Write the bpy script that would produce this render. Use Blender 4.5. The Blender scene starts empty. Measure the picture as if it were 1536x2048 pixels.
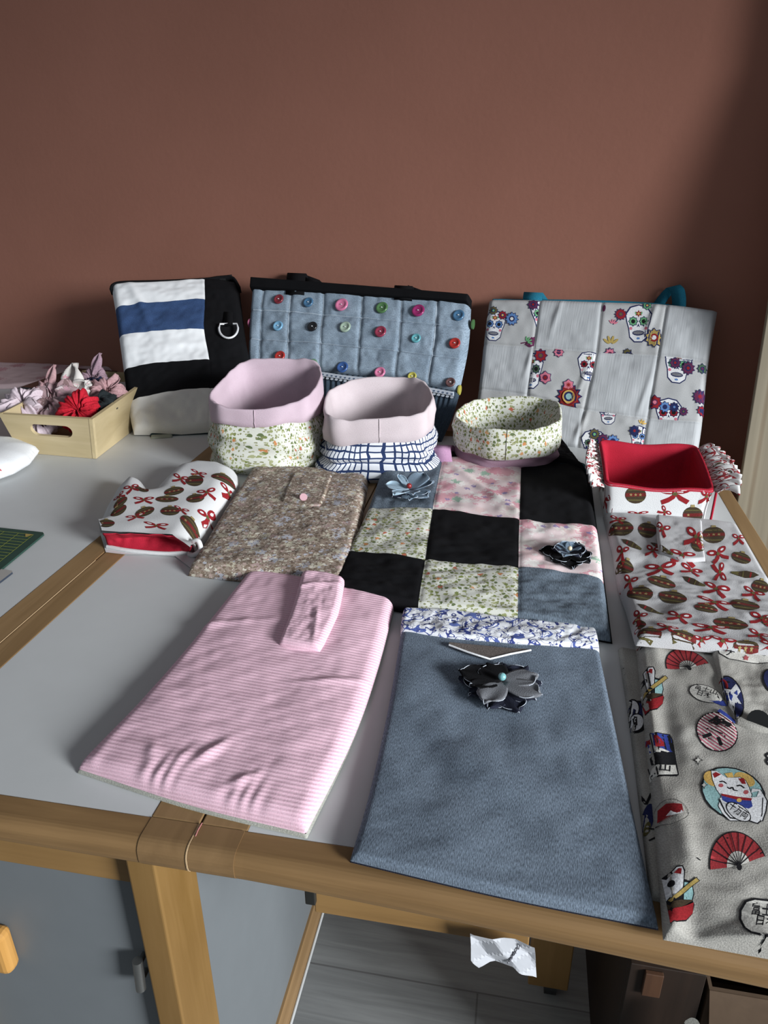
import bpy, bmesh, math, random
import numpy as np
from mathutils import Vector, Matrix
from mathutils.bvhtree import BVHTree
from mathutils.geometry import delaunay_2d_cdt

random.seed(7)
SC = bpy.context.scene
COL = SC.collection
PI = math.pi

# ------------------------------------------------------------------ camera
TOP = 0.74                                   # table top height
PPX = np.array([768.0, 1024.0])
FPX = 1477.1256
R = np.array([[0.98303504, 0.06950753, -0.16973749],
              [0.1833167, -0.40305393, 0.89662842],
              [-0.00609094, -0.91253287, -0.40895802]])
CAM = np.array([0.0, 0.0, TOP + 0.42])
cd = bpy.data.cameras.new('camera')
co = bpy.data.objects.new('camera', cd)
COL.objects.link(co)
cd.sensor_fit = 'HORIZONTAL'
cd.sensor_width = 36.0
cd.lens = 36.0 * FPX / 1536.0
cd.clip_start = 0.02
co.matrix_world = Matrix(((R[0, 0], -R[0, 1], -R[0, 2], CAM[0]),
                          (R[1, 0], -R[1, 1], -R[1, 2], CAM[1]),
                          (R[2, 0], -R[2, 1], -R[2, 2], CAM[2]), (0, 0, 0, 1)))
SC.camera = co

# ------------------------------------------------------------------ light
w = bpy.data.worlds.new('room_light')
SC.world = w
w.use_nodes = True
w.node_tree.nodes['Background'].inputs[0].default_value = (0.80, 0.90, 1.0, 1)
w.node_tree.nodes['Background'].inputs[1].default_value = 0.215


def area(name, loc, target, sx, sy, power, col):
    l = bpy.data.lights.new(name, 'AREA')
    l.shape = 'RECTANGLE'
    l.size = sx
    l.size_y = sy
    l.energy = power
    l.color = col
    o = bpy.data.objects.new(name, l)
    COL.objects.link(o)
    o.location = loc
    o.rotation_euler = (Vector(target) - Vector(loc)).to_track_quat('-Z', 'Y').to_euler()
    return o


wl = area('window_daylight', (3.30, -1.20, 1.78), (-0.25, 0.95, 0.52), 1.35, 1.20, 22.0, (0.93, 0.97, 1.0))
wl.data.spread = math.radians(38)
SC.view_settings.view_transform = 'Standard'
SC.view_settings.look = 'None'
SC.view_settings.gamma = 1.0
SC.view_settings.use_curve_mapping = False
SC.view_settings.exposure = 0.0


# ------------------------------------------------------------------ geometry helpers
def A(*p):
    return np.array(p, float)


def ray(x, y):
    return R @ np.array([x - 768.0, y - 1024.0, FPX])


def plane_fn(p0, n):
    p0 = np.array(p0, float)
    n = np.array(n, float)

    def f(x, y):
        r = ray(x, y)
        return CAM + r * ((p0 - CAM) @ n) / (r @ n)
    return f


def T(x, y, z=TOP):
    return plane_fn((0, 0, z), (0, 0, 1))(x, y)


def Wy(x, y, Y):
    return plane_fn((0, Y, 0), (0, 1, 0))(x, y)


WS = 0.21


def wall_y(x):
    return 1.64 - WS * (x + 0.96)


WN = A(-WS, -1, 0) / math.hypot(WS, 1)       # wall normal into the room


def unit(v):
    v = np.array(v, float)
    return v / np.linalg.norm(v)


def vnoise(x, y, seed=0):
    x = np.asarray(x, float) + seed * 17.31
    y = np.asarray(y, float) + seed * 7.77
    xi = np.floor(x)
    yi = np.floor(y)
    fx = x - xi
    fy = y - yi
    fx = fx * fx * (3 - 2 * fx)
    fy = fy * fy * (3 - 2 * fy)

    def h(a, b):
        v = np.sin(a * 127.1 + b * 311.7) * 43758.5453
        return v - np.floor(v)
    a = h(xi, yi)
    b = h(xi + 1, yi)
    c = h(xi, yi + 1)
    d = h(xi + 1, yi + 1)
    return 2 * ((a * (1 - fx) + b * fx) * (1 - fy) + (c * (1 - fx) + d * fx) * fy) - 1


def basis(U, n):
    """interpolation weights of n control points at parameters U in 0..1"""
    U = np.clip(np.asarray(U, float), 0, 1)
    Wt = np.zeros((len(U), n))
    s = U * (n - 1)
    k = np.minimum(s.astype(int), n - 2)
    f = s - k
    idx = np.arange(len(U))
    if n == 2:
        Wt[idx, 0] = 1 - f
        Wt[idx, 1] = f
        return Wt
    c = [(-f ** 3 + 2 * f ** 2 - f) / 2, (3 * f ** 3 - 5 * f ** 2 + 2) / 2, (-3 * f ** 3 + 4 * f ** 2 + f) / 2, (f ** 3 - f ** 2) / 2]
    for j, cw in zip((-1, 0, 1, 2), c):
        q = k + j
        lo = q < 0
        hi = q > n - 1
        ok = ~(lo | hi)
        np.add.at(Wt, (idx[ok], q[ok]), cw[ok])
        np.add.at(Wt, (idx[lo], np.zeros(lo.sum(), int)), 2 * cw[lo])
        np.add.at(Wt, (idx[lo], np.ones(lo.sum(), int)), -cw[lo])
        np.add.at(Wt, (idx[hi], np.full(hi.sum(), n - 1)), 2 * cw[hi])
        np.add.at(Wt, (idx[hi], np.full(hi.sum(), n - 2)), -cw[hi])
    return Wt


class MB:
    def __init__(s):
        s.v = []
        s.uv = []
        s.f = []
        s.m = []
        s.mats = []

    def mi(s, mat):
        if mat not in s.mats:
            s.mats.append(mat)
        return s.mats.index(mat)

    def grid(s, P, UV, mat, flip=False, close_u=False, cell=None):
        nv, nu = P.shape[:2]
        b = len(s.v)
        s.v += [tuple(p) for p in P.reshape(-1, 3)]
        s.uv += [tuple(p) for p in UV.reshape(-1, 2)]
        mm = s.mi(mat) if mat else 0
        for j in range(nv - 1):
            for i in range(nu if close_u else nu - 1):
                i2 = (i + 1) % nu
                q = [b + j * nu + i, b + j * nu + i2, b + (j + 1) * nu + i2, b + (j + 1) * nu + i]
                s.f.append(q[::-1] if flip else q)
                s.m.append(s.mi(cell(j, i)) if cell else mm)
        return b

    def raw(s, V, F, mat, uv=None):
        b = len(s.v)
        s.v += [tuple(float(c) for c in p) for p in V]
        s.uv += [tuple(p) for p in uv] if uv is not None else [(p[0] + .3 * p[2], p[1] + .7 * p[2]) for p in V]
        mm = s.mi(mat)
        for q in F:
            s.f.append([b + k for k in q])
            s.m.append(mm)

    def box(s, lo, hi, mat, M=None):
        x0, y0, z0 = lo
        x1, y1, z1 = hi
        V = [A(x, y, z) for z in (z0, z1) for y in (y0, y1) for x in (x0, x1)]
        if M is not None:
            V = [np.array(M @ Vector(p)) for p in V]
        s.raw(V, [(0, 2, 3, 1), (4, 5, 7, 6), (0, 1, 5, 4), (2, 6, 7, 3), (0, 4, 6, 2), (1, 3, 7, 5)], mat)

    def build(s, name, parent=None, smooth=True, bevel=0, merge=False, solid=0, sub=0):
        me = bpy.data.meshes.new(name)
        me.from_pydata(s.v, [], s.f)
        for m in s.mats:
            me.materials.append(m)
        me.polygons.foreach_set('material_index', s.m)
        uvl = me.uv_layers.new(name='UVMap')
        li = np.zeros(len(me.loops), dtype=np.int32)
        me.loops.foreach_get('vertex_index', li)
        uvl.data.foreach_set('uv', np.array(s.uv, dtype=np.float32)[li].ravel())
        if smooth:
            me.polygons.foreach_set('use_smooth', [True] * len(me.polygons))
        me.update()
        if merge:
            bm = bmesh.new()
            bm.from_mesh(me)
            bmesh.ops.remove_doubles(bm, verts=bm.verts, dist=1e-5)
            bm.to_mesh(me)
            bm.free()
        o = bpy.data.objects.new(name, me)
        COL.objects.link(o)
        if parent:
            o.parent = parent
        if solid:
            md = o.modifiers.new('solid', 'SOLIDIFY')
            md.thickness = solid
            md.offset = 0
        if bevel:
            md = o.modifiers.new('bevel', 'BEVEL')
            md.width = bevel
            md.segments = 3
            md.limit_method = 'ANGLE'
        if sub:
            md = o.modifiers.new('sub', 'SUBSURF')
            md.levels = sub
            md.render_levels = sub
        return o


def thing(name, label, cat, group=None):
    o = bpy.data.objects.new(name, None)
    COL.objects.link(o)
    o.empty_display_size = 0.02
    return tag(o, label, cat, group)


def tag(o, label, cat, group=None, kind=None):
    o['label'] = label
    o['category'] = cat
    if group:
        o['group'] = group
    if kind:
        o['kind'] = kind
    return o


def finish(root):
    """move an Empty to the base of its parts (parts keep their world place)"""
    pts = []

    def walk(o):
        for c in o.children:
            if c.type == 'MESH' and len(c.data.vertices):
                a = np.zeros(len(c.data.vertices) * 3, dtype=np.float32)
                c.data.vertices.foreach_get('co', a)
                pts.append(a.reshape(-1, 3))
            walk(c)
    walk(root)
    P = np.concatenate(pts)
    lo, hi = P.min(0), P.max(0)
    loc = Vector(((lo[0] + hi[0]) / 2, (lo[1] + hi[1]) / 2, lo[2]))
    root.location = loc
    for c in root.children:
        c.location = c.location - loc
    return root


# ------------------------------------------------------------------ materials
_cache = {}


class NT:
    def __init__(s, name, rough=.85, spec=.25):
        s.mat = bpy.data.materials.new(name)
        s.mat.use_nodes = True
        s.t = s.mat.node_tree
        s.b = s.t.nodes['Principled BSDF']
        s.b.inputs['Roughness'].default_value = rough
        s.b.inputs['Specular IOR Level'].default_value = spec
        s.uvn = None

    def n(s, typ, **kw):
        nd = s.t.nodes.new(typ)
        for k, v in kw.items():
            if k[0] == '_':
                setattr(nd, k[1:], v)
            else:
                nd.inputs[k.replace('__', ' ')].default_value = v
        return nd

    def l(s, a, b):
        s.t.links.new(a, b)

    def uv(s, sx=1., sy=1., rot=0., obj=False):
        tc = s.n('ShaderNodeTexCoord')
        mp = s.n('ShaderNodeMapping')
        mp.inputs['Scale'].default_value = (sx, sy, sx if not obj else 1.0) if not isinstance(sx, tuple) else sx
        mp.inputs['Rotation'].default_value = (0, 0, rot)
        s.l(tc.outputs['Object' if obj else 'UV'], mp.inputs[0])
        return mp.outputs[0]

    def noise(s, vec, scale=1., detail=3., rough=.55, dist=0.):
        nd = s.n('ShaderNodeTexNoise', Scale=scale, Detail=detail, Roughness=rough, Distortion=dist)
        s.l(vec, nd.inputs['Vector'])
        return nd.outputs['Fac']

    def ramp(s, fac, stops, const=False):
        r = s.n('ShaderNodeValToRGB')
        if const:
            r.color_ramp.interpolation = 'CONSTANT'
        el = r.color_ramp.elements
        while len(el) < len(stops):
            el.new(0.5)
        for e, (p, c) in zip(el, stops):
            e.position = p
            e.color = (*c, 1)
        s.l(fac, r.inputs[0])
        return r.outputs[0]

    def mix(s, fac, a, b, mode='MIX'):
        m = s.n('ShaderNodeMix')
        m.data_type = 'RGBA'
        m.blend_type = mode
        for sock, v in ((m.inputs[0], fac), (m.inputs[6], a), (m.inputs[7], b)):
            if isinstance(v, (int, float)):
                sock.default_value = v
            elif isinstance(v, tuple):
                sock.default_value = (*v, 1)
            else:
                s.l(v, sock)
        return m.outputs[2]

    def math(s, op, a, b=0.):
        m = s.n('ShaderNodeMath')
        m.operation = op
        for sock, v in ((m.inputs[0], a), (m.inputs[1], b)):
            if isinstance(v, (int, float)):
                sock.default_value = v
            else:
                s.l(v, sock)
        return m.outputs[0]

    def color(s, c):
        if isinstance(c, tuple):
            s.b.inputs['Base Color'].default_value = (*c, 1)
        else:
            s.l(c, s.b.inputs['Base Color'])

    def bump(s, h, dist=.001, strength=.5):
        b = s.n('ShaderNodeBump', Strength=strength, Distance=dist)
        s.l(h, b.inputs['Height'])
        s.l(b.outputs[0], s.b.inputs['Normal'])


def cloth(name, col, var=.12, scale=900., streak=(1, 1), bd=.0006, rough=.9, big=.08, spec=.2):
    """plain woven cloth, thread-size variation and faint mottling"""
    if name in _cache:
        return _cache[name]
    m = NT(name, rough, spec)
    uv = m.uv(streak[0], streak[1])
    f = m.noise(uv, scale, 2.)
    dark = tuple(c * (1 - var * 2) for c in col)
    lite = tuple(min(1, c * (1 + var * 2)) for c in col)
    c = m.ramp(f, [(.3, dark), (.7, lite)])
    g = m.noise(m.uv(), 25., 3.)
    c = m.mix(big * 2, c, m.ramp(g, [(.3, (.0, .0, .0)), (.7, (1, 1, 1))]), 'SOFT_LIGHT')
    m.color(c)
    m.bump(f, bd, .5)
    _cache[name] = m.mat
    return m.mat


def ink(name):
    pal = {'red': (.24, .012, .016), 'brown': (.048, .032, .018), 'maroon': (.13, .015, .014), 'olive': (.10, .085, .03), 'gold': (.30, .235, .10), 'white': (.66, .66, .67),
           'navy': (.015, .02, .08), 'black': (.008, .008, .01), 'fanred': (.30, .03, .035), 'fandark': (.03, .008, .012), 'blue': (.03, .05, .25),
           'pinkred': (.42, .09, .10), 'teal': (.25, .42, .42), 'yellow': (.55, .35, .10), 'green': (.13, .35, .16), 'plum': (.10, .02, .06),
           'rose': (.55, .16, .22), 'skyblue': (.10, .20, .42), 'grey': (.16, .16, .18), 'cream': (.62, .60, .55), 'ochre': (.36, .26, .08),
           'midgreen': (.06, .11, .06), 'yellowline': (.22, .26, .06), 'seamblue': (.08, .11, .17)}
    return cloth('print_' + name, pal[name], var=.10, scale=700, bd=.0003)


def floral(name, base, layers, distort=.35, bd=.0005):
    """base cloth colour with scattered small blooms; layer = (scale, radius, keep, [colours])"""
    if name in _cache:
        return _cache[name]
    m = NT(name)
    uv = m.uv()
    nz = m.n('ShaderNodeTexNoise', Scale=260., Detail=2.)
    m.l(uv, nz.inputs['Vector'])
    c = base
    for i, (sc, r, keep, cols) in enumerate(layers):
        off = m.n('ShaderNodeVectorMath')
        off.operation = 'MULTIPLY_ADD'
        m.l(nz.outputs['Color'], off.inputs[0])
        off.inputs[1].default_value = (distort / sc * 2,) * 3
        m.l(uv, off.inputs[2])
        ad = m.n('ShaderNodeVectorMath')
        ad.operation = 'ADD'
        m.l(off.outputs[0], ad.inputs[0])
        ad.inputs[1].default_value = (3.7 * i + .13, 1.9 * i, 0)
        vo = m.n('ShaderNodeTexVoronoi', Scale=sc, Randomness=1.)
        vo.voronoi_dimensions = '2D'
        m.l(ad.outputs[0], vo.inputs['Vector'])
        sp = m.n('ShaderNodeSeparateColor')
        m.l(vo.outputs['Color'], sp.inputs[0])
        k = m.math('LESS_THAN', vo.outputs['Distance'], r)
        k2 = m.math('LESS_THAN', sp.outputs[1], keep)
        k = m.math('MULTIPLY', k, k2)
        cc = m.ramp(sp.outputs[0], [(q / len(cols), cl) for q, cl in enumerate(cols)], True) if len(cols) > 1 else cols[0]
        c = m.mix(k, c, cc)
    m.color(c)
    f = m.noise(uv, 900., 2.)
    m.bump(f, bd, .5)
    _cache[name] = m.mat
    return m.mat


def wood(name, c1, c2, axis='x', scale=1., rough=.5, grain=60., bd=.0004, obj=True, spec=.3):
    if name in _cache:
        return _cache[name]
    m = NT(name, rough, spec)
    s = [grain * scale] * 3
    s['xyz'.index(axis)] = grain * scale * .06
    uv = m.uv(tuple(s), obj=obj)
    f = m.noise(uv, 1., 5., .6, .6)
    g = m.noise(m.uv((6., 6., 6.), obj=obj), 1., 2.)
    c = m.ramp(f, [(.3, c1), (.7, c2)])
    c = m.mix(.25, c, m.ramp(g, [(.3, (.2, .2, .2)), (.7, (.8, .8, .8))]), 'SOFT_LIGHT')
    m.color(c)
    m.bump(f, bd, .4)
    _cache[name] = m.mat
    return m.mat


def plain(name, col, rough=.5, metal=0., spec=.5, bumps=0., var=.06):
    if name in _cache:
        return _cache[name]
    m = NT(name, rough, spec)
    f = m.noise(m.uv((8., 8., 8.), obj=True), 4., 4.)
    m.color(m.ramp(f, [(.3, tuple(c * (1 - var) for c in col)), (.7, tuple(min(1, c * (1 + var)) for c in col))]))
    m.b.inputs['Metallic'].default_value = metal
    if bumps:
        m.bump(f, bumps, .4)
    _cache[name] = m.mat
    return m.mat


# ------------------------------------------------------------------ cloth pads
class Surf:
    pass


def edge_round(d, r):
    q = np.clip(1 - d / r, 0, 1)
    return np.sqrt(np.maximum(1 - q * q, 0))


def make_surf(O, ex, n, mb, pl2):
    s = Surf()
    s.O = np.array(O)
    s.n = unit(n)
    ex = ex - (ex @ s.n) * s.n
    s.ex = unit(ex)
    s.ey = np.cross(s.n, s.ex)
    s.bvh = BVHTree.FromPolygons([Vector(p) for p in mb.v], mb.f)
    s.pl2 = pl2
    return s


def to_fr(s, P):
    d = np.asarray(P) - s.O
    return np.stack([d @ s.ex, d @ s.ey], -1)


def fpx(s, pts):
    """photo pixels -> coordinates in the cloth's own plane"""
    return [tuple(to_fr(s, s.pl2(x, y))) for x, y in pts]


def clip_poly(P, C):
    """clip polygon P by convex polygon C (both lists of 2D)"""
    ar = sum(C[i][0] * C[(i + 1) % len(C)][1] - C[(i + 1) % len(C)][0] * C[i][1] for i in range(len(C)))
    if ar < 0:
        C = C[::-1]
    out = list(P)
    for i in range(len(C)):
        a, b = C[i], C[(i + 1) % len(C)]
        inp, out = out, []
        if not inp:
            break

        def side(p):
            return (b[0] - a[0]) * (p[1] - a[1]) - (b[1] - a[1]) * (p[0] - a[0])
        for j in range(len(inp)):
            p, q = inp[j - 1], inp[j]
            sp, sq = side(p), side(q)
            if (sp >= 0) != (sq >= 0):
                t = sp / (sp - sq)
                out.append((p[0] + t * (q[0] - p[0]), p[1] + t * (q[1] - p[1])))
            if sq >= 0:
                out.append(q)
    return out


def inside(P, pts):
    P = np.array(P)
    x, y = pts[:, 0], pts[:, 1]
    r = np.zeros(len(pts), bool)
    j = len(P) - 1
    for i in range(len(P)):
        c = ((P[i, 1] > y) != (P[j, 1] > y))
        with np.errstate(divide='ignore', invalid='ignore'):
            xx = (P[j, 0] - P[i, 0]) * (y - P[i, 1]) / (P[j, 1] - P[i, 1]) + P[i, 0]
        r ^= c & (x < xx)
        j = i
    return r


def tri_poly(P, step=.004):
    """triangulate a simple polygon with interior points every `step`"""
    B = []
    for i in range(len(P)):
        a, b = np.array(P[i]), np.array(P[(i + 1) % len(P)])
        k = max(1, int(np.linalg.norm(b - a) / step))
        B += [tuple(a + (b - a) * t / k) for t in range(k)]
    Q = np.array(B)
    lo, hi = Q.min(0), Q.max(0)
    gx, gy = np.meshgrid(np.arange(lo[0] + step / 2, hi[0], step), np.arange(lo[1] + step / 2, hi[1], step))
    g = np.stack([gx.ravel(), gy.ravel()], -1)
    if len(g):
        g = g[inside(B, g)]
    V = [Vector(p) for p in B] + [Vector(p) for p in g]
    n = len(B)
    try:
        r = delaunay_2d_cdt(V, [(i, (i + 1) % n) for i in range(n)], [], 1, 1e-7)
    except Exception:
        return [], []
    return [tuple(p) for p in r[0]], [tuple(f) for f in r[2]]


def to_cloth(s, pts, lift, far=.12):
    out, ok = [], []
    for x, y in pts:
        p = Vector(s.O + s.ex * x + s.ey * y + s.n * far)
        h, nn, _, _ = s.bvh.ray_cast(p, Vector(-s.n), far * 2)
        if h is None:
            q, nn, _, dd = s.bvh.find_nearest(Vector(s.O + s.ex * x + s.ey * y))
            out.append(np.array(q) + np.array(nn) * lift)
            ok.append(False)
        else:
            if nn.dot(Vector(s.n)) < 0:
                nn = -nn
            out.append(np.array(h) + np.array(nn) * lift)
            ok.append(True)
    return out, ok


def printit(mb, s, polys, clip=None, lift=.00035, step=.004):
    """lay printed shapes onto the cloth: polys = [(points in cloth plane, ink name or material)]"""
    boxes = []
    for P, c in polys:
        if clip is not None:
            P = clip_poly(P, clip)
        if len(P) < 3:
            continue
        V, F = tri_poly(P, step)
        if not F:
            continue
        Q = np.array(P)
        lo, hi = Q.min(0), Q.max(0)
        k = 0                                    # later inks lie over the earlier ones they cross
        for l2, h2, kk in boxes:
            if (lo < h2).all() and (hi > l2).all():
                k = max(k, kk + 1)
        boxes.append((lo, hi, k))
        W3, ok = to_cloth(s, V, lift + k * .00005)
        F2 = [f for f in F if all(ok[i] for i in f)]
        if F2:
            fl = []
            for f in F2:
                a, b, c2 = (W3[f[0]], W3[f[1]], W3[f[2]])
                if np.cross(b - a, c2 - a) @ s.n < 0:
                    f = f[::-1]
                fl.append(f)
            mb.raw(W3, fl, ink(c) if isinstance(c, str) else c, uv=V)


def crop(rows, plane):
    return np.array([[plane(*p) for p in r] for r in rows])


def pad(rows, plane, n, t, mat, cellmat=None, nu=90, nv=110, wr=.0012, wl=.05, seed=1, er=None, flat_bottom=True, puff=0.,
        sag=None, pl2=None, extra=None, split=(None, None), wdir=(1., 1.)):
    """a flat sewn cloth piece. rows = photo outline rows (first row = top edge); returns (MB, Surf)."""
    C = crop(rows, plane) if callable(plane) else np.array(rows, float)
    nr, nc = C.shape[:2]
    n = unit(n)
    er = er or t * .9
    # denser samples by the edges
    def samp(k, L):
        a = np.linspace(0, 1, k)
        e = np.array([0, .12, .3, .55, .8]) * er / L
        return np.unique(np.round(np.concatenate([a, e, 1 - e]), 6))
    Wd = np.linalg.norm(C[nr // 2, -1] - C[nr // 2, 0])
    Hd = np.linalg.norm(C[-1, nc // 2] - C[0, nc // 2])
    U, V = samp(nu, Wd), samp(nv, Hd)
    BU, BV = basis(U, nc), basis(V, nr)
    P = np.einsum('vr,uc,rcx->vux', BV, BU, C)
    UU, VV = np.meshgrid(U, V)
    du = np.minimum(UU, 1 - UU) * Wd
    dv = np.minimum(VV, 1 - VV) * Hd
    e = edge_round(du, er) * edge_round(dv, er)
    fade = np.clip(np.minimum(du, dv) / .02, 0, 1)
    sx, sy = UU * Wd / wl * wdir[0], VV * Hd / wl * wdir[1]
    wrk = vnoise(sx, sy, seed) + .6 * vnoise(sx * 2.3 + sy, sy * 2.1 - sx, seed + 3) + .35 * vnoise(sx * 5, sy * 5, seed + 5)
    h = t * e + puff * np.sqrt(np.clip(16 * UU * (1 - UU) * VV * (1 - VV), 0, 1)) + wr * wrk * (.25 + .75 * fade) * e
    if extra is not None:
        h = h + extra(UU, VV, UU * Wd, VV * Hd) * e
    h = np.maximum(h, 0)
    Pt = P + n * h[..., None]
    ex = C[0, -1] - C[0, 0]
    mb = MB()
    exn = unit(ex - (ex @ n) * n)
    ey = np.cross(n, exn)
    UVt = np.stack([(P - C[0, 0]) @ exn, (P - C[0, 0]) @ ey], -1)
    UVt[..., 1] += h
    cell = None
    if cellmat is not None:
        def cell(j, i):
            u = (U[i] + U[i + 1]) / 2
            v = (V[j] + V[j + 1]) / 2
            return cellmat(u, v)
    mb.grid(Pt, UVt, mat, flip=True, cell=cell)
    mb.grid(P, UVt, mat, cell=cell)
    # seal the sheets
    off = len(V) * len(U)
    s = make_surf(C[0, 0], ex, n, mb, pl2 or plane)
    s.P, s.U, s.V, s.W, s.H, s.C = Pt, U, V, Wd, Hd, C
    return mb, s


def zf(z):
    return plane_fn((0, 0, z), (0, 0, 1))


def line_poly(a, b, wd):
    a, b = np.array(a, float), np.array(b, float)
    d = b - a
    L = np.linalg.norm(d) + 1e-9
    q = np.array([-d[1], d[0]]) / L * wd / 2
    return [tuple(a + q), tuple(b + q), tuple(b - q), tuple(a - q)]


def path_polys(pts, wd, c):
    return [(line_poly(pts[i], pts[i + 1], wd), c) for i in range(len(pts) - 1)]


def ell(cx, cy, rx, ry, rot=0, n=20, a0=0, a1=2 * PI):
    o = []
    for i in range(n):
        a = a0 + (a1 - a0) * i / (n if abs(a1 - a0 - 2 * PI) < 1e-6 else n - 1)
        x, y = rx * math.cos(a), ry * math.sin(a)
        o.append((cx + x * math.cos(rot) - y * math.sin(rot), cy + x * math.sin(rot) + y * math.cos(rot)))
    return o


def star(cx, cy, r, k=5, q=.42, rot=PI / 2):
    return [(cx + (r if i % 2 == 0 else r * q) * math.cos(rot + PI * i / k), cy + (r if i % 2 == 0 else r * q) * math.sin(rot + PI * i / k)) for i in range(2 * k)]


def aff(polys, o, x, y):
    """unit motif -> plane, given where its centre and the ends of its x and y axes lie"""
    o, x, y = np.array(o), np.array(x), np.array(y)
    return [([tuple(o + (x - o) * p[0] + (y - o) * p[1]) for p in P], c) for P, c in polys]


def at_px(s, polys, cx, cy, rx, ry, rot=0):
    c, q = math.cos(rot), math.sin(rot)
    o, x, y = fpx(s, [(cx, cy), (cx + rx * c, cy + rx * q), (cx + ry * q, cy - ry * c)])
    return aff(polys, o, x, y)


def at_m(polys, cx, cy, sz, rot=0):
    c, q = math.cos(rot) * sz, math.sin(rot) * sz
    return aff(polys, (cx, cy), (cx + c, cy + q), (cx - q, cy + c))


# ---- printed motifs in unit coordinates
def m_bauble(kind=0):
    P = [(ell(0, 0, 1.0, .9), 'brown'), ([(-.97, .18), (.97, .22), (1, -.12), (-.98, -.2)], 'maroon')]
    for k in range(3 if kind else 1):
        P.append((star(-.45 + .45 * k, .02, .17), 'gold'))
    P += [([(-.8, .46), (.8, .46), (.74, .58), (-.74, .58)], 'olive'), ([(-.8, -.48), (.8, -.48), (.72, -.6), (-.72, -.6)], 'olive'),
          ([(-.22, .85), (.22, .85), (.18, 1.12), (-.18, 1.12)], 'gold')]
    return P


def m_finial():
    P = [([(-1.6, .15), (-1.1, .42), (-.4, .5), (.3, .3), (.9, .14), (.9, -.14), (.3, -.34), (-.4, -.5), (-1.1, -.3)], 'brown'),
         ([(.25, .26), (.95, .12), (.95, -.12), (.25, -.3)], 'olive'),
         ([(-.9, .3), (-.75, .35), (-.75, -.35), (-.9, -.28)], 'red'), ([(-.2, .42), (-.08, .4), (-.08, -.44), (-.2, -.44)], 'olive')]
    return P


def m_bow():
    P = [(ell(-.62, .38, .62, .34, -.35, n=14), 'red'), (ell(.64, .42, .62, .34, .35, n=14), 'red'), (ell(-.66, .40, .26, .12, -.35, n=10), 'white'), (ell(.68, .44, .26, .12, .35, n=10), 'white'),
         ([(-.12, 0), (-.45, -.30), (-1.05, -.62), (-.95, -1.05), (-.45, -.80), (-.02, -.42), (.14, -.05)], 'red'),
         ([(.0, 0), (.30, -.58), (.85, -1.0), (1.08, -.62), (.60, -.28), (.22, .05)], 'red'), (ell(0, .04, .2, .18, n=10), 'olive')]
    return P


def m_bow_thin():
    P = [([(0, .1), (-.45, .55), (-1.0, .75), (-1.15, .35), (-.8, .02), (-.1, -.08)], 'red'),
         ([(-.3, .18), (-.6, .45), (-.9, .52), (-.92, .32), (-.6, .14)], 'white'),
         ([(0, .1), (.4, .6), (.95, .85), (1.15, .4), (.8, .05), (.1, -.08)], 'red'),
         ([(.3, .2), (.55, .48), (.85, .6), (.92, .36), (.6, .14)], 'white'),
         ([(-.05, 0), (-.35, -.4), (-.9, -.75), (-.75, -1.0), (-.45, -.72), (-.1, -.4), (.1, -.05)], 'red'),
         ([(.05, 0), (.3, -.5), (.8, -.85), (.95, -.6), (.55, -.35), (.2, .02)], 'red'),
         (ell(0, .02, .18, .16, n=10), 'olive')]
    return P


def m_flower(c1='red', c2='yellow', k=8, c3='navy'):
    P = [(star(0, 0, 1.05, k, .72), 'navy'), (star(0, 0, .9, k, .75), c1), (ell(0, 0, .42, .42, n=12), c3), (ell(0, 0, .24, .24, n=10), c2)]
    return P


def m_skull(g='green'):
    o = [(-.62, .15), (-.7, .55), (-.45, .92), (0, 1.05), (.45, .92), (.7, .55), (.62, .15), (.52, -.15), (.45, -.62), (.2, -.85), (-.2, -.85), (-.45, -.62), (-.52, -.15)]
    oo = [(x * 1.09, y * 1.07) for x, y in o]
    P = [(oo, 'navy'), (o, 'white')]
    for sx in (-1, 1):
        P += [(star(sx * .3, .2, .29, 8, .78), 'navy'), (star(sx * .3, .2, .24, 8, .75), g), (ell(sx * .3, .2, .12, .12, n=10), 'black')]
        P += [(ell(sx * .42, -.18, .09, .09, n=8), 'rose'), (ell(sx * .14, .62, .06, .12, sx * -.5, n=8), 'green')]
    P += [([(-.09, -.12), (0, .08), (.09, -.12), (0, -.05)], 'navy'), (ell(0, -.42, .34, .14, n=14), 'navy'), (ell(0, -.41, .29, .09, n=12), 'grey'),
          (star(0, .62, .2, 6, .5), 'red'), (ell(0, .62, .07, .07, n=8), 'yellow'), (ell(0, -.7, .1, .06, n=8), 'skyblue')]
    return P


def m_leaf(c='olive'):
    P = []
    for a in (-.9, -.3, .3, .9):
        P.append((ell(math.sin(a) * .6, math.cos(a) * .6, .14, .42, -a, n=10), c))
    return P


def m_fan():
    P = []
    out = [(math.cos(a), math.sin(a)) for a in np.linspace(PI * .97, PI * .03, 22)]
    inn = [(.42 * math.cos(a), .42 * math.sin(a)) for a in np.linspace(PI * .03, PI * .97, 12)]
    P.append(([(x * 1.04, y * 1.04) for x, y in out] + [(x * .95, y * .95) for x, y in inn], 'black'))
    P.append((out + inn, 'fanred'))
    P.append(([(.41 * math.cos(a), .41 * math.sin(a)) for a in np.linspace(PI * .97, PI * .03, 12)] + [(0, 0)], 'cream'))
    for a in np.linspace(PI * .12, PI * .88, 9):
        P.append((line_poly((.42 * math.cos(a), .42 * math.sin(a)), (math.cos(a), math.sin(a)), .035), 'fandark'))
        P.append((line_poly((0, 0), (.42 * math.cos(a), .42 * math.sin(a)), .03), 'black'))
    P.append((ell(0, -.05, .1, .1, n=8), 'black'))
    return P


def m_sparkle():
    return [(star(0, 0, 1, 4, .38), 'black'), (star(0, 0, .62, 4, .42), 'cream')]


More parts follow.
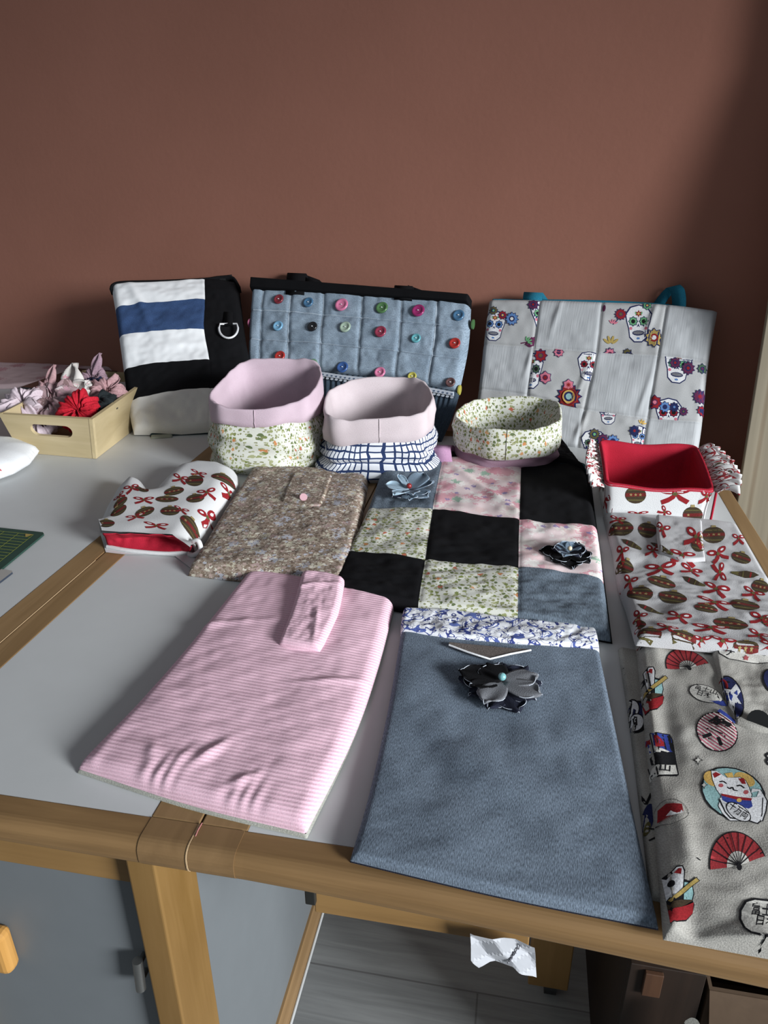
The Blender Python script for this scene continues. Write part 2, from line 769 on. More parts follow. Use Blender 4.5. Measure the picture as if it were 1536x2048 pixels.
def ring(cx, cy, rx, ry, wd, c, rot=0, a0=0, a1=2 * PI, n=22):
    o = ell(cx, cy, rx, ry, rot, n, a0, a1)
    if abs(a1 - a0 - 2 * PI) < 1e-6:
        o.append(o[0])
    return path_polys(o, wd, c)


def text_on(mb, s, txt, o, x, y, c='black', lift=.0022, fat=.0):
    """printed characters; o = centre, x / y = half-width and half-height axis ends (cloth plane)"""
    cu = bpy.data.curves.new('t', 'FONT')
    cu.body = txt
    cu.align_x = 'CENTER'
    cu.align_y = 'CENTER'
    cu.offset = fat
    cu.space_line = .85
    ob = bpy.data.objects.new('t', cu)
    COL.objects.link(ob)
    dg = bpy.context.evaluated_depsgraph_get()
    me = bpy.data.meshes.new_from_object(ob.evaluated_get(dg))
    bpy.data.objects.remove(ob)
    if not me or not len(me.vertices):
        return
    V = np.array([v.co[:2] for v in me.vertices])
    lo, hi = V.min(0), V.max(0)
    V = (V - (lo + hi) / 2) / ((hi - lo) / 2 + 1e-9)
    o, x, y = np.array(o), np.array(x), np.array(y)
    Q = [tuple(o + (x - o) * p[0] + (y - o) * p[1]) for p in V]
    W3, ok = to_cloth(s, Q, lift)
    F = [tuple(p.vertices) for p in me.polygons if any(ok[i] for i in p.vertices)]
    fl = []
    for f in F:
        if np.cross(W3[f[1]] - W3[f[0]], W3[f[2]] - W3[f[0]]) @ s.n < 0:
            f = f[::-1]
        fl.append(f)
    mb.raw(W3, fl, ink(c), uv=Q)
    bpy.data.meshes.remove(me)


def text_px(mb, s, txt, cx, cy, rx, ry, rot=0, c='black', fat=0.):
    cc, q = math.cos(rot), math.sin(rot)
    o, x, y = fpx(s, [(cx, cy), (cx + rx * cc, cy + rx * q), (cx + ry * q, cy - ry * cc)])
    text_on(mb, s, txt, o, x, y, c, fat=fat)


def tube(mb, pts, r, mat, n=8, closed=False, rr=None):
    pts = [np.array(p, float) for p in pts]
    N = len(pts)
    P = np.zeros((N, n, 3))
    up = A(0, 0, 1)
    for i in range(N):
        a = pts[(i - 1) % N] if (i > 0 or closed) else pts[i]
        b = pts[(i + 1) % N] if (i < N - 1 or closed) else pts[i]
        t = unit(b - a)
        s1 = np.cross(t, up)
        if np.linalg.norm(s1) < .05:
            s1 = np.cross(t, A(1, 0, 0))
        s1 = unit(s1)
        s2 = np.cross(s1, t)
        rad = rr[i] if rr is not None else r
        for k in range(n):
            an = 2 * PI * k / n
            P[i, k] = pts[i] + (s1 * math.cos(an) + s2 * math.sin(an)) * rad
    if closed:
        P = np.concatenate([P, P[:1]])
    UV = np.stack(np.meshgrid(np.arange(n) * r, np.arange(len(P)) * .01), -1)
    mb.grid(P, UV, mat, close_u=True)
    if not closed:
        for e, fl in ((0, True), (N - 1, False)):
            q = [tuple(p) for p in P[e]]
            f = list(range(n))
            mb.raw(q, [f[::-1] if not fl else f], mat)


def ribbon(mb, pts, wdir, wd, mat, th=.0018):
    """a flat strap of width wd along pts"""
    pts = np.array(pts, float)
    N = len(pts)
    # smooth
    U = np.linspace(0, 1, max(18, N * 4))
    Q = basis(U, N) @ pts
    wdir = unit(wdir)
    tn = np.gradient(Q, axis=0)
    nn = np.cross(tn, wdir)
    nn /= np.linalg.norm(nn, axis=1)[:, None] + 1e-9
    rows = [Q - wdir * wd / 2 + nn * th, Q + wdir * wd / 2 + nn * th, Q + wdir * wd / 2 - nn * th, Q - wdir * wd / 2 - nn * th]
    P = np.stack(rows, 1)
    L = np.concatenate([[0], np.cumsum(np.linalg.norm(np.diff(Q, axis=0), axis=1))])
    UV = np.stack(np.meshgrid([0, wd, wd, 0], L), -1)
    mb.grid(P, UV, mat, close_u=True)
    mb.raw(list(P[0]), [(0, 1, 2, 3)], mat)
    mb.raw(list(P[-1]), [(3, 2, 1, 0)], mat)


# ================================================================== setting
def wallpaint():
    m = NT('painted_wall', .9, .2)
    uv = m.uv((3., 3., 3.), obj=True)
    f = m.noise(uv, 1., 5., .6)
    m.color(m.ramp(f, [(.3, (.285, .125, .088)), (.7, (.315, .139, .099))]))
    g = m.noise(m.uv((90., 90., 90.), obj=True), 1., 3.)
    m.bump(g, .0008, .35)
    return m.mat


mb = MB()
x0, x1 = -3.2, 2.4
a, b = A(x0, wall_y(x0), 0), A(x1, wall_y(x1), 0)
back = -WN * .1
mb.raw([a, b, b + back, a + back, a + A(0, 0, 2.6), b + A(0, 0, 2.6), b + back + A(0, 0, 2.6), a + back + A(0, 0, 2.6)],
       [(0, 1, 5, 4), (1, 2, 6, 5), (2, 3, 7, 6), (3, 0, 4, 7), (4, 5, 6, 7)], wallpaint())
o = mb.build('wall_back', smooth=False)
o['kind'] = 'structure'

fl = NT('grey_wood_floor', .55, .35)
uv = fl.uv((1., 1., 1.), obj=True)
br = fl.n('ShaderNodeTexBrick', Scale=1.0, Mortar__Size=.0015, Brick__Width=1.25, Row__Height=.19)
br.inputs['Color1'].default_value = (.30, .31, .31, 1)
br.inputs['Color2'].default_value = (.34, .35, .345, 1)
br.inputs['Mortar'].default_value = (.20, .20, .20, 1)
fl.l(uv, br.inputs['Vector'])
f = fl.noise(fl.uv((3.5, 60., 1.), obj=True), 1., 6., .62, .8)
c = fl.mix(.75, br.outputs[0], fl.ramp(f, [(.25, (.25, .25, .25)), (.75, (.75, .75, .75))]), 'SOFT_LIGHT')
fl.color(c)
fl.bump(f, .0004, .3)
mb = MB()
mb.box((-3.2, -1.6, -.05), (2.4, 2.3, 0), fl.mat)
o = mb.build('floor', smooth=False)
o['kind'] = 'structure'

# ================================================================== the white-topped tables
WOODT = wood('worn_birch_edge', (.20, .120, .052), (.29, .180, .085), 'y', 1., .55, 55.)
WOODX = wood('worn_birch_rail', (.155, .088, .036), (.25, .148, .064), 'x', 1., .5, 55.)
WOODZ = wood('birch_leg', (.19, .105, .030), (.25, .145, .050), 'z', 1., .45, 45.)
WOODA = wood('birch_apron', (.22, .125, .045), (.30, .175, .065), 'x', 1., .5, 45.)
LAM = plain('white_laminate', (.52, .53, .53), .42, 0, .4, var=.015)
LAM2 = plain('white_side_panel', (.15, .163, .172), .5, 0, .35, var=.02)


def bullnose(mb, x0, x1, y0, y1, mat, z=TOP, th=.024, r=.009):
    """front rail running along x with rounded front edges"""
    sec = []
    for k in range(7):
        a = PI / 2 + PI / 2 * k / 6
        sec.append((y0 + r + r * math.cos(a), z - r + r * math.sin(a)))
    for k in range(5):
        a = PI + PI / 2 * k / 4
        sec.append((y0 + r + r * math.cos(a), z - th + r + r * math.sin(a)))
    sec += [(y1, z - th), (y1, z)]
    # the long front rail bows out a little towards its right end
    def bow(x):
        return -.016 * max(0., (x + .17) / .34) ** 1.3 if x > -.17 else 0.
    xs = np.linspace(x0, x1, 14 if x1 > .1 else 2)
    P = np.array([[(x, y + bow(x) * (1 if y < .36 else 0), zz) for y, zz in sec] for x in xs])
    mb.grid(P, P[..., :2], mat, close_u=True, flip=True)
    n = len(sec)
    mb.raw(list(P[0]), [tuple(range(n))], mat)
    mb.raw(list(P[-1]), [tuple(range(n))[::-1]], mat)


def stile(mb, x0, x1, y0, y1, mat, z=TOP, th=.024):
    mb.box((x0, y0, z - th), (x1, y1, z), mat)


YF = .336
tbl = thing('gateleg_table', 'white topped wooden table with birch edging carrying the sewn bags in front of the wall', 'table')


def leaf(name, x0, x1, y1, sl, sr, parent):
    g = .0006
    mb = MB()
    bullnose(mb, x0 + g, x1 - g, YF, .3608, WOODX)
    stile(mb, x0 + g, x0 + sl, .3608, y1, WOODT)
    stile(mb, x1 - sr, x1 - g, .3608, y1, WOODT)
    stile(mb, x0 + sl, x1 - sr, y1 - .03, y1, WOODX)
    o = mb.build(name, parent, smooth=False, bevel=.0012)
    mb = MB()
    mb.box((x0 + sl, .3608, TOP - .020), (x1 - sr, y1 - .03, TOP - .0004), LAM)
    mb.build('laminate_panel', o, smooth=False)
    return o


leaf('table_leaf', -.4950, -.2040, 1.30, .028, .038, tbl)
leaf('table_leaf', -.2040, .3165, 1.30, .036, .021, tbl)
# end blocks let into the front rail where the two leaves meet
mb = MB()
bullnose(mb, -.241, -.2046, YF - .0006, .3600, wood('birch_end_block', (.17, .10, .044), (.22, .132, .06), 'y', 1., .5, 50.), TOP + .0004)
bullnose(mb, -.2034, -.1700, YF - .0006, .3600, _cache['birch_end_block'], TOP + .0004)
mb.build('end_block', tbl, smooth=False)
RAW = wood('raw_light_edge', (.40, .27, .15), (.46, .32, .18), 'y', 1., .6, 50.)
mb = MB()
bullnose(mb, -.2047, -.2038, YF - .0012, .3600, RAW, TOP + .0007)
mb.build('edge_strip', tbl, smooth=False)
mb = MB()
mb.box((-.4954, .37, TOP - .002), (-.4948, .72, TOP + .0003), RAW)
mb.build('edge_strip', tbl, smooth=False)
# legs of the centre frame
for lx, ly in ((-.2635, .351), (-.4750, .351), (-.2635, 1.20), (-.4750, 1.20)):
    mb = MB()
    mb.box((lx, ly, 0), (lx + .0235, ly + .057, TOP - .0245), WOODZ)
    mb.build('leg', tbl, smooth=False, bevel=.002)
mb = MB()
mb.box((-.4515, .362, .664), (-.2635, .380, TOP - .0245), WOODA)
mb.build('apron', tbl, smooth=False, bevel=.001)
mb = MB()
mb.box((-.4515, .364, .16), (-.2645, .378, .6635), LAM2)
dr = mb.build('door', tbl, smooth=False, bevel=.001)
mb = MB()
hx = T(284, 1935, .60)
k = .3585 / hx[1]
hx = hx * k
HM = plain('brushed_metal_handle', (.30, .30, .29), .35, .9)
hz = 1.16 - (1.16 - .60) * k
tube(mb, [(hx[0] + .001, .3535, hz + .016), (hx[0], .352, hz - .017)], .0042, HM, 12)
tube(mb, [(hx[0] + .001, .364, hz + .010), (hx[0] + .001, .353, hz + .010)], .0025, HM, 8)
tube(mb, [(hx[0], .364, hz - .010), (hx[0], .353, hz - .010)], .0025, HM, 8)
mb.build('door_handle', dr)
mb = MB()
mb.box((-.2520, .408, .205), (-.2440, 1.20, TOP - .0245), LAM2)
mb.build('side_panel', tbl, smooth=False)
mb = MB()
mb.box((-.2600, .408, .150), (-.2400, 1.20, .205), WOODT)
mb.box((-.2398, .408, .146), (-.2370, 1.20, .153), LAM)
mb.build('bottom_rail', tbl, smooth=False, bevel=.001)
# gate leg frames under the right leaf
mb = MB()
mb.box((-.126, .372, .652), (.034, .388, TOP - .0245), WOODA)
mb.box((-.132, .368, .664), (-.124, .392, .690), plain('dark_hinge_metal', (.06, .06, .055), .5, .8))
mb.build('gate_rail', tbl, smooth=False, bevel=.001)
p, q = T(1056, 1965, .03), T(1136, 1980, .03)
mb = MB()
gm = wood('birch_gate_leg', (.28, .155, .05), (.38, .22, .08), 'z', 1., .5, 45.)
mb.box((p[0], p[1], .025), (q[0], p[1] + .03, TOP - .0245), gm)
gl = mb.build('gate_leg', tbl, smooth=False, bevel=.002)
mb = MB()
CST = plain('dark_caster_rubber', (.02, .02, .02), .6)
cx, cy = (p[0] + q[0]) / 2 + .005, p[1] + .014
tube(mb, [(cx - .009, cy, .0125), (cx + .009, cy, .0125)], .0125, CST, 16)
mb.build('caster', gl)
mb = MB()
mb.box((.115, .374, .655), (.296, .390, TOP - .0245), wood('brown_support_rail', (.10, .05, .02), (.15, .08, .035), 'x', 1., .5, 45.))
mb.build('gate_rail', tbl, smooth=False, bevel=.001)
for lx, ly in ((.288, .40), (.288, 1.22)):
    mb = MB()
    mb.box((lx, ly, 0), (lx + .025, ly + .045, TOP - .0245), gm)
    mb.build('gate_leg', tbl, smooth=False, bevel=.002)
# yellow wood pull at the far left of the door
mb = MB()
c0 = T(-12, 1890, .62)
c0 = c0 * (.358 / c0[1])
zz = 1.16 - (1.16 - .62) * (.358 / T(-12, 1890, .62)[1])
mb.box((c0[0] - .030, .348, zz - .024), (c0[0] + .018, .3640, zz + .024), wood('orange_wood_pull', (.45, .22, .05), (.56, .30, .09), 'z', 1., .4, 40.))
mb.build('wooden_pull', dr, smooth=False, bevel=.006)
finish(tbl)

tb2 = thing('side_table', 'wider white topped table with birch edging butted against the left end, under the bamboo box', 'table')
mb = MB()
bullnose(mb, -1.55, -.4954, YF, .3608, WOODX)
stile(mb, -.5260, -.4956, .3608, 1.60, WOODT)
stile(mb, -1.55, -1.52, .3608, 1.60, WOODT)
stile(mb, -1.52, -.526, 1.57, 1.60, WOODX)
o = mb.build('top_frame', tb2, smooth=False, bevel=.0012)
mb = MB()
mb.box((-1.52, .3608, TOP - .02), (-.526, 1.57, TOP - .0004), LAM)
mb.build('laminate_panel', o, smooth=False)
for lx in (-1.54, -.545):
    for ly in (.36, 1.54):
        mb = MB()
        mb.box((lx, ly, 0), (lx + .035, ly + .04, TOP - .0245), WOODZ)
        mb.build('leg', tb2, smooth=False, bevel=.002)
finish(tb2)

# ================================================================== pine board leaning in the right corner
PINE = NT('pale_pine', .55, .3)
uv = PINE.uv((1., 1., 1.), obj=False)
wv = PINE.n('ShaderNodeTexWave', Scale=9., Distortion=1.6, Detail=2., Detail__Scale=.6)
PINE.l(PINE.uv(1., .06), wv.inputs['Vector'])
f = PINE.noise(PINE.uv(90., 4.), 1., 4.)
c = PINE.ramp(wv.outputs['Fac'], [(0, (.28, .24, .175)), (.85, (.32, .275, .20)), (1., (.24, .19, .13))])
PINE.color(PINE.mix(.3, c, PINE.ramp(f, [(.3, (.3, .3, .3)), (.7, (.7, .7, .7))]), 'SOFT_LIGHT'))
PINE.bump(f, .0003, .3)


def gap(z):
    return max(.012, .080 + .25 * (.97 - z))


bd = []
for z in (0., .5, .97, 1.33, 1.60):
    xx = .372 - .03 * max(0, .97 - z)
    bd.append((xx, z))
mb = MB()
cross = []
for xx, z in bd:
    yb = wall_y(xx) - gap(z)
    e = unit(A(1, -WS, 0))
    wd = .42 if z < 1.1 else .42
    L = A(xx, yb, z)
    th = A(WN[0], WN[1], 0) * .034
    cross.append([L + th, L + e * wd + th, L + e * wd, L])
P = np.array(cross)
UV = np.stack(np.meshgrid([0, .42, .45, .87], [q[1] for q in bd]), -1)
mb.grid(P, UV, PINE.mat, close_u=True, flip=False)
mb.raw(list(P[0]), [(0, 1, 2, 3)], PINE.mat)
mb.raw(list(P[-1]), [(3, 2, 1, 0)], PINE.mat)
o = mb.build('pine_board', smooth=False, bevel=.0015)
tag(o, 'pale pine board leaning on the wall in the right hand corner beside the table', 'board')

# ================================================================== cloths
GREENFL = floral('small_green_floral_cloth', (.56, .56, .50), [(150., .34, .62, [(.16, .19, .06), (.25, .27, .12), (.11, .14, .06), (.32, .33, .18)]),
                                                              (260., .30, .5, [(.30, .31, .17), (.20, .20, .1)]), (70., .18, .24, [(.48, .20, .08), (.40, .12, .07), (.50, .26, .12)])])
LIBERTY = floral('brown_liberty_cloth', (.27, .215, .17), [(230., .42, .8, [(.14, .10, .08), (.32, .25, .21), (.20, .15, .11)]),
                                                           (52., .34, .5, [(.42, .38, .29), (.36, .36, .40), (.36, .26, .24), (.44, .40, .31)]),
                                                           (170., .36, .75, [(.50, .46, .38), (.38, .38, .42), (.17, .12, .09), (.44, .33, .29), (.54, .50, .42), (.22, .16, .12)]),
                                                           (300., .22, .6, [(.09, .065, .05), (.56, .52, .44), (.12, .09, .06)])], .5)
PINKFL = floral('pink_watercolour_floral_cloth', (.66, .54, .54), [(30., .50, .75, [(.62, .33, .37), (.68, .50, .50), (.60, .28, .33), (.70, .64, .60)]),
                                                                  (44., .36, .55, [(.66, .50, .49), (.72, .68, .65), (.60, .31, .36), (.30, .42, .33)]),
                                                                  (75., .26, .45, [(.72, .67, .65), (.62, .36, .40), (.28, .22, .38), (.70, .60, .58)])], .55)



def scrolls():
    m = NT('blue_scroll_floral_cloth')
    c = (.70, .71, .74)
    for sc, lo, hi, off, col in ((62., .475, .515, 0., (.035, .05, .20)), (48., .600, .66, 5., (.07, .10, .30)), (95., .38, .415, 9., (.03, .04, .15)), (70., .0, .30, 3., (.10, .14, .36))):
        mp = m.n('ShaderNodeMapping')
        tc = m.n('ShaderNodeTexCoord')
        mp.inputs['Location'].default_value = (off, off * .7, 0)
        m.l(tc.outputs['UV'], mp.inputs[0])
        f = m.noise(mp.outputs[0], sc, 1., .4, 1.2)
        k = m.math('MULTIPLY', m.math('GREATER_THAN', f, lo), m.math('LESS_THAN', f, hi))
        c = m.mix(k, c, col)
    m.color(c)
    m.bump(m.noise(m.uv(), 900., 2.), .0004, .4)
    return m.mat


BLUEFL = scrolls()
BLACK = cloth('black_cotton', (.007, .007, .008), .1, 900, big=.02, spec=.08)
DENIM = cloth('mid_blue_denim', (.136, .170, .215), .24, 1500, (1., .22), .0005, big=.06)
DENIM2 = cloth('grey_blue_denim', (.115, .145, .18), .22, 1200, (1., .15), .0006, big=.1)
DENIMD = cloth('dark_denim', (.012, .014, .026), .2, 1100, (1., .15), .0006, big=.05)
DENIMB = cloth('navy_blue_denim', (.035, .07, .165), .3, 900, (1., 1.), .0006, big=.1)
DENIML = cloth('pale_quilted_denim', (.23, .29, .355), .16, 1000, (1., .35), .0006, big=.12)
WHITE = cloth('white_canvas', (.80, .81, .82), .03, 900, big=.03)
CREAMC = cloth('cream_canvas', (.66, .64, .60), .04, 900, big=.04)
ECRU = cloth('natural_linen', (.34, .325, .295), .10, 900, big=.12)
LINEN = cloth('white_linen', (.60, .60, .60), .05, 900, big=.05)
LILAC = cloth('lilac_pink_cotton', (.50, .385, .44), .03, 900, big=.05)
PINKW = cloth('pale_pink_cotton', (.52, .445, .46), .03, 900, big=.05)
MAUVE = cloth('mauve_cotton', (.32, .20, .26), .05, 900, big=.05)
MAUVEH = cloth('mauve_velvet_handle', (.46, .26, .40), .06, 700, big=.12)
REDC = cloth('crimson_cotton', (.36, .012, .03), .06, 900, big=.08)
TEAL = cloth('teal_webbing', (.012, .13, .20), .12, 700, big=.05)
XMAS = cloth('white_festive_cotton', (.62, .62, .62), .03, 900, big=.03)
XMAS_DIM = cloth('dimmed_white_festive_cotton', (.43, .425, .43), .03, 900, big=.03)  # white festive cotton, colour darkened to stand in for weaker light at right
LININGC = cloth('grey_beige_lining', (.34, .34, .30), .1, 700)
SNAP = plain('black_snap_button', (.012, .012, .012), .3, 0, .5)
SILVER = plain('silver_ring', (.82, .83, .85), .4, .35)
PEARL = plain('turquoise_pearl', (.22, .48, .50), .15, .2, .8)
REDBEAD = plain('red_bead', (.22, .02, .02), .3)


def cord(name, col):
    m = NT(name, .92, .15)
    wv = m.n('ShaderNodeTexWave', Scale=78., Distortion=.35, Detail=1.)
    wv.bands_direction = 'Y'
    m.l(m.uv(), wv.inputs['Vector'])
    f = m.noise(m.uv(1., .6), 850., 2.)
    lo = tuple(c * .94 for c in col)
    hi = tuple(min(1., c * 1.10) for c in col)
    c = m.ramp(wv.outputs['Fac'], [(.1, lo), (.8, hi)])
    c = m.mix(.45, c, m.ramp(f, [(.3, (.3, .3, .3)), (.7, (.72, .72, .72))]), 'SOFT_LIGHT')
    m.color(c)
    h = m.math('ADD', wv.outputs['Fac'], m.math('MULTIPLY', f, .6))
    m.bump(h, .00045, .6)
    return m.mat


PINKC = cord('pink_ribbed_fleece', (.72, .47, .555))


def gridcloth():
    m = NT('navy_grid_cloth')
    nz = m.n('ShaderNodeTexNoise', Scale=55., Detail=1.)
    m.l(m.uv(), nz.inputs['Vector'])
    ad = m.n('ShaderNodeVectorMath')
    ad.operation = 'MULTIPLY_ADD'
    m.l(nz.outputs['Color'], ad.inputs[0])
    ad.inputs[1].default_value = (.006, .006, 0)
    m.l(m.uv(), ad.inputs[2])
    sp = m.n('ShaderNodeSeparateXYZ')
    m.l(ad.outputs[0], sp.inputs[0])
    k = None
    for ax in (0, 1):
        fr = m.math('FRACT', m.math('MULTIPLY', sp.outputs[ax], 1 / .0095))
        q = m.math('LESS_THAN', fr, .25)
        k = q if k is None else m.math('MAXIMUM', k, q)
    m.color(m.mix(k, (.62, .63, .66), (.015, .03, .09)))
    f = m.noise(m.uv(), 900., 2.)
    m.bump(f, .0004, .5)
    return m.mat


GRIDC = gridcloth()
Z = (0, 0, 1)


def xmas_print(mb, s, items, clip=None, lift=.00035):
    for it in items:
        k, cx, cy, rx, ry = it[:5]
        rot = it[5] if len(it) > 5 else 0
        if k == 'w':
            rx, ry = rx * .86, ry * .86
        if k == 'b':
            P = m_bauble(int(cx) % 2)
        elif k == 'f':
            P = m_finial()
        else:
            P = m_bow()
        printit(mb, s, at_px(s, P, cx, cy, rx, ry, rot), clip, lift)


# ------------------------------------------------------------------ pink sleeve
pk = thing('fabric_sleeve', 'pink ribbed fleece sleeve with a short strap flap lying on the white table top', 'pouch')
rows = [[(500, 1152), (640, 1168), (797, 1190)], [(395, 1282), (575, 1310), (757, 1340)], [(282, 1415), (492, 1452), (706, 1485)],
        [(154, 1546), (375, 1618), (614, 1678)]]
mb, s = pad(rows, zf(TOP), Z, .004, LININGC, nu=60, nv=60, wr=.0004)
mb.build('lining_panel', pk)
rows = [[(500, 1147), (640, 1163), (795, 1186)], [(397, 1277), (577, 1305), (757, 1335)], [(284, 1408), (494, 1445), (706, 1480)],
        [(157, 1538), (378, 1610), (612, 1668)]]


def pinkx(U, V, X, Y):
    h = .0009 * np.exp(-((1 - V) / .09) ** 2) * np.sin(X * 420 + 3 * np.sin(X * 90)) * (.5 + .5 * vnoise(X * 40, Y * 3, 4))
    for cx, cy, ang, L, a in ((.092, .288, 1.9, .020, .0034), (.130, .310, 2.3, .014, .0026), (.050, .305, 1.3, .012, .0022), (.075, .30, 1.7, .014, .0016), (.02, .10, 2.9, .06, .002), (.165, .16, 2.8, .04, .002)):
        dx, dy = X - cx, Y - cy
        t = dx * math.cos(ang) + dy * math.sin(ang)
        q = -dx * math.sin(ang) + dy * math.cos(ang)
        h = h + a * np.exp(-(t / L) ** 2 - (q / .005) ** 2)
    h = h - .0025 * np.exp(-((U - .45) ** 2) / .02) * np.exp(-((V) / .08) ** 2)
    return h


mb, s = pad(rows, zf(TOP + .004), Z, .010, PINKC, nu=130, nv=190, wr=.0011, wl=.045, seed=5, puff=.005, er=.012, extra=pinkx)
mb.build('sleeve_body', pk)
rows = [[(604, 1150), (650, 1153), (690, 1164)], [(586, 1215), (632, 1222), (675, 1236)], [(557, 1295), (596, 1304), (641, 1309)]]


def flapx(U, V, X, Y):
    return .0018 * np.exp(-((X - .02 - .2 * (Y - .03)) / .004) ** 2) * np.exp(-((V - .75) / .25) ** 2) + .002 * np.exp(-((Y - .045 + .5 * X) / .004) ** 2)


mb, s = pad(rows, zf(TOP + .0165), Z, .009, PINKC, nu=50, nv=60, wr=.0012, wl=.02, seed=8, er=.007, extra=flapx)
mb.build('strap_flap', pk)
finish(pk)
mb = MB()
tube(mb, [T(x, y, TOP + .0011) for x, y in ((404, 1646), (400, 1653), (396, 1660), (391, 1672))], .0004, cloth('pink_thread', (.5, .2, .2), .05), 5)
o = mb.build('thread_scrap')
tag(o, 'tiny pink thread scrap on the wood just below the pink fleece sleeve', 'thread')


# ------------------------------------------------------------------ cloth flowers
def petal(mb, c, az, L, Wd, tilt, mat, n=A(0, 0, 1), ex=A(1, 0, 0), curl=.3, seed=0, z0=0., ruf=.035):
    """one rounded petal rooted at c, pointing along az in the cloth plane, rising by tilt"""
    ey = np.cross(n, ex)
    d = ex * math.cos(az) + ey * math.sin(az)
    q = -ex * math.sin(az) + ey * math.cos(az)
    r = np.sin(np.linspace(0, PI / 2, 10))
    a = np.linspace(-1, 1, 13)
    P = np.zeros((10, 13, 3))
    for i, t in enumerate(r):
        wv = Wd * (math.sin(PI * min(1, t * .62 + .10)) ** .8) * (1 if t < .72 else math.sqrt(max(0, 1 - ((t - .72) / .285) ** 2)) * .98 + .02)
        for j, u in enumerate(a):
            lift = math.sin(tilt) * L * t * (1 - .45 * t) + curl * L * u * u * t * (1 - .5 * t) + ruf * L * t * t * math.sin(u * 5 + seed * 2.1)
            P[i, j] = c + d * (L * t * math.cos(tilt) * (1 - .12 * u * u * t)) + q * (wv * u * .5) + n * (z0 + max(lift, -.2 * L * t * 0))
    UV = np.stack(np.meshgrid(a * Wd / 2, r * L), -1)
    mb.grid(P, UV, mat)


def flower(name, parent, c, spec, bead, beadr, n=A(0, 0, 1), frayed=None):
    """a cloth flower: each petal a sub-part, with a bead at its centre"""
    first = None
    for k, (az, L, Wd, tilt, mat, z0, curl) in enumerate(spec):
        mb = MB()
        petal(mb, c, az, L, Wd, tilt, mat, n, curl=curl, seed=k, z0=z0)
        if first is None:
            first = mb.build(name, parent, solid=.0009)
        else:
            mb.build('petal', first, solid=.0009)
        if frayed:
            fr = MB()
            P = np.array(mb.v).reshape(10, 13, 3)
            edge = [P[i, 0] for i in range(4, 10)] + [P[9, j] for j in range(1, 13)] + [P[i, 12] for i in range(8, 3, -1)]
            tube(fr, edge, .0003, frayed, 5)
            fr.build('frayed_edge', first)
    mb = MB()
    V, F = [], []
    for i in range(9):
        for j in range(14):
            th, ph = PI * i / 8, 2 * PI * j / 14
            V.append(c + n * (.010 + beadr * math.cos(th)) + A(math.sin(th) * math.cos(ph), math.sin(th) * math.sin(ph), 0) * beadr)
    for i in range(8):
        for j in range(14):
            F.append((i * 14 + j, i * 14 + (j + 1) % 14, (i + 1) * 14 + (j + 1) % 14, (i + 1) * 14 + j))
    mb.raw(V, F, bead)
    mb.build('bead', first)
    return first


# ------------------------------------------------------------------ denim sleeve with blue floral band
dn = thing('denim_sleeve', 'faded blue denim sleeve with a blue and white floral band and a dark cloth flower', 'pouch')
rows = [[(803, 1262), (1000, 1282), (1198, 1306)], [(776, 1420), (1005, 1445), (1232, 1470)], [(738, 1590), (1010, 1628), (1272, 1660)],
        [(700, 1722), (1005, 1795), (1317, 1858)]]
base = [[(x, y + 3) for x, y in r] for r in rows]
mb, s = pad(base, zf(TOP), Z, .003, DENIMD, nu=50, nv=60, wr=.0003)
mb.build('back_panel', dn)


def dnx(U, V, X, Y):
    h = .0020 * np.sin((X * 1.0 - Y * .55) * 62 + 2.2 * np.sin(Y * 17) + 1.1) * np.exp(-((U - .42) / .33) ** 2 - ((V - .52) / .26) ** 2)
    h = h + .0015 * np.sin((X * .9 + Y * .5) * 48) * np.exp(-((U - .3) / .25) ** 2 - ((V - .45) / .3) ** 2)
    return h


mb, s = pad(rows, zf(TOP + .003), Z, .0065, DENIM, nu=110, nv=130, wr=.0012, wl=.06, seed=11, puff=.003, er=.006, extra=dnx)
SLEEVE = s
mb.build('sleeve_body', dn)
rows = [[(806, 1228), (910, 1232), (1060, 1252), (1192, 1262)], [(802, 1250), (905, 1262), (1050, 1280), (1196, 1286)],
        [(801, 1272), (905, 1290), (1040, 1300), (1199, 1308)]]
mb, s = pad(rows, zf(TOP + .004), Z, .0105, BLUEFL, nu=110, nv=30, wr=.0016, wl=.014, seed=3, er=.005)
mb.build('floral_band', dn)
mb = MB()
zz = TOP + .0145
v = [T(x, y, zz) for x, y in ((898, 1290), (935, 1304), (980, 1318), (1020, 1308), (1062, 1300))]
vt = [T(x, y, zz) for x, y in ((898, 1284), (935, 1288), (980, 1292), (1020, 1296), (1062, 1298))]
mb.raw(v + vt, [(i, i + 1, i + 6, i + 5) for i in range(4)], cloth('brown_twill_inside', (.13, .11, .10), .2, 700))
tube(mb, v, .0010, WHITE, 6)
mb.build('notch_lining', dn)
c = T(1000, 1372, TOP + .016)
GRD = cloth('grey_denim_petal', (.16, .165, .18), .12, 900)
FR = cloth('frayed_thread', (.50, .54, .60), .1, 500)
sp = []
for k_ in range(9):
    az = .25 + k_ * 2 * PI / 9
    sp.append((az, .036 + .003 * math.sin(k_ * 2.1), .024, .05, DENIMD, 0., .03))
for az, L, Wd, m_ in ((.38, .034, .025, GRD), (-.42, .038, .025, GRD), (-1.95, .037, .025, GRD), (2.95, .040, .024, BLACK), (2.15, .027, .028, BLACK), (-2.75, .030, .018, BLACK)):
    sp.append((az, L, Wd, .10, m_, .0045, .02))
c = T(1003, 1372, TOP + .013)
flower('cloth_flower', dn, c, sp, PEARL, .0036, frayed=FR)
finish(dn)

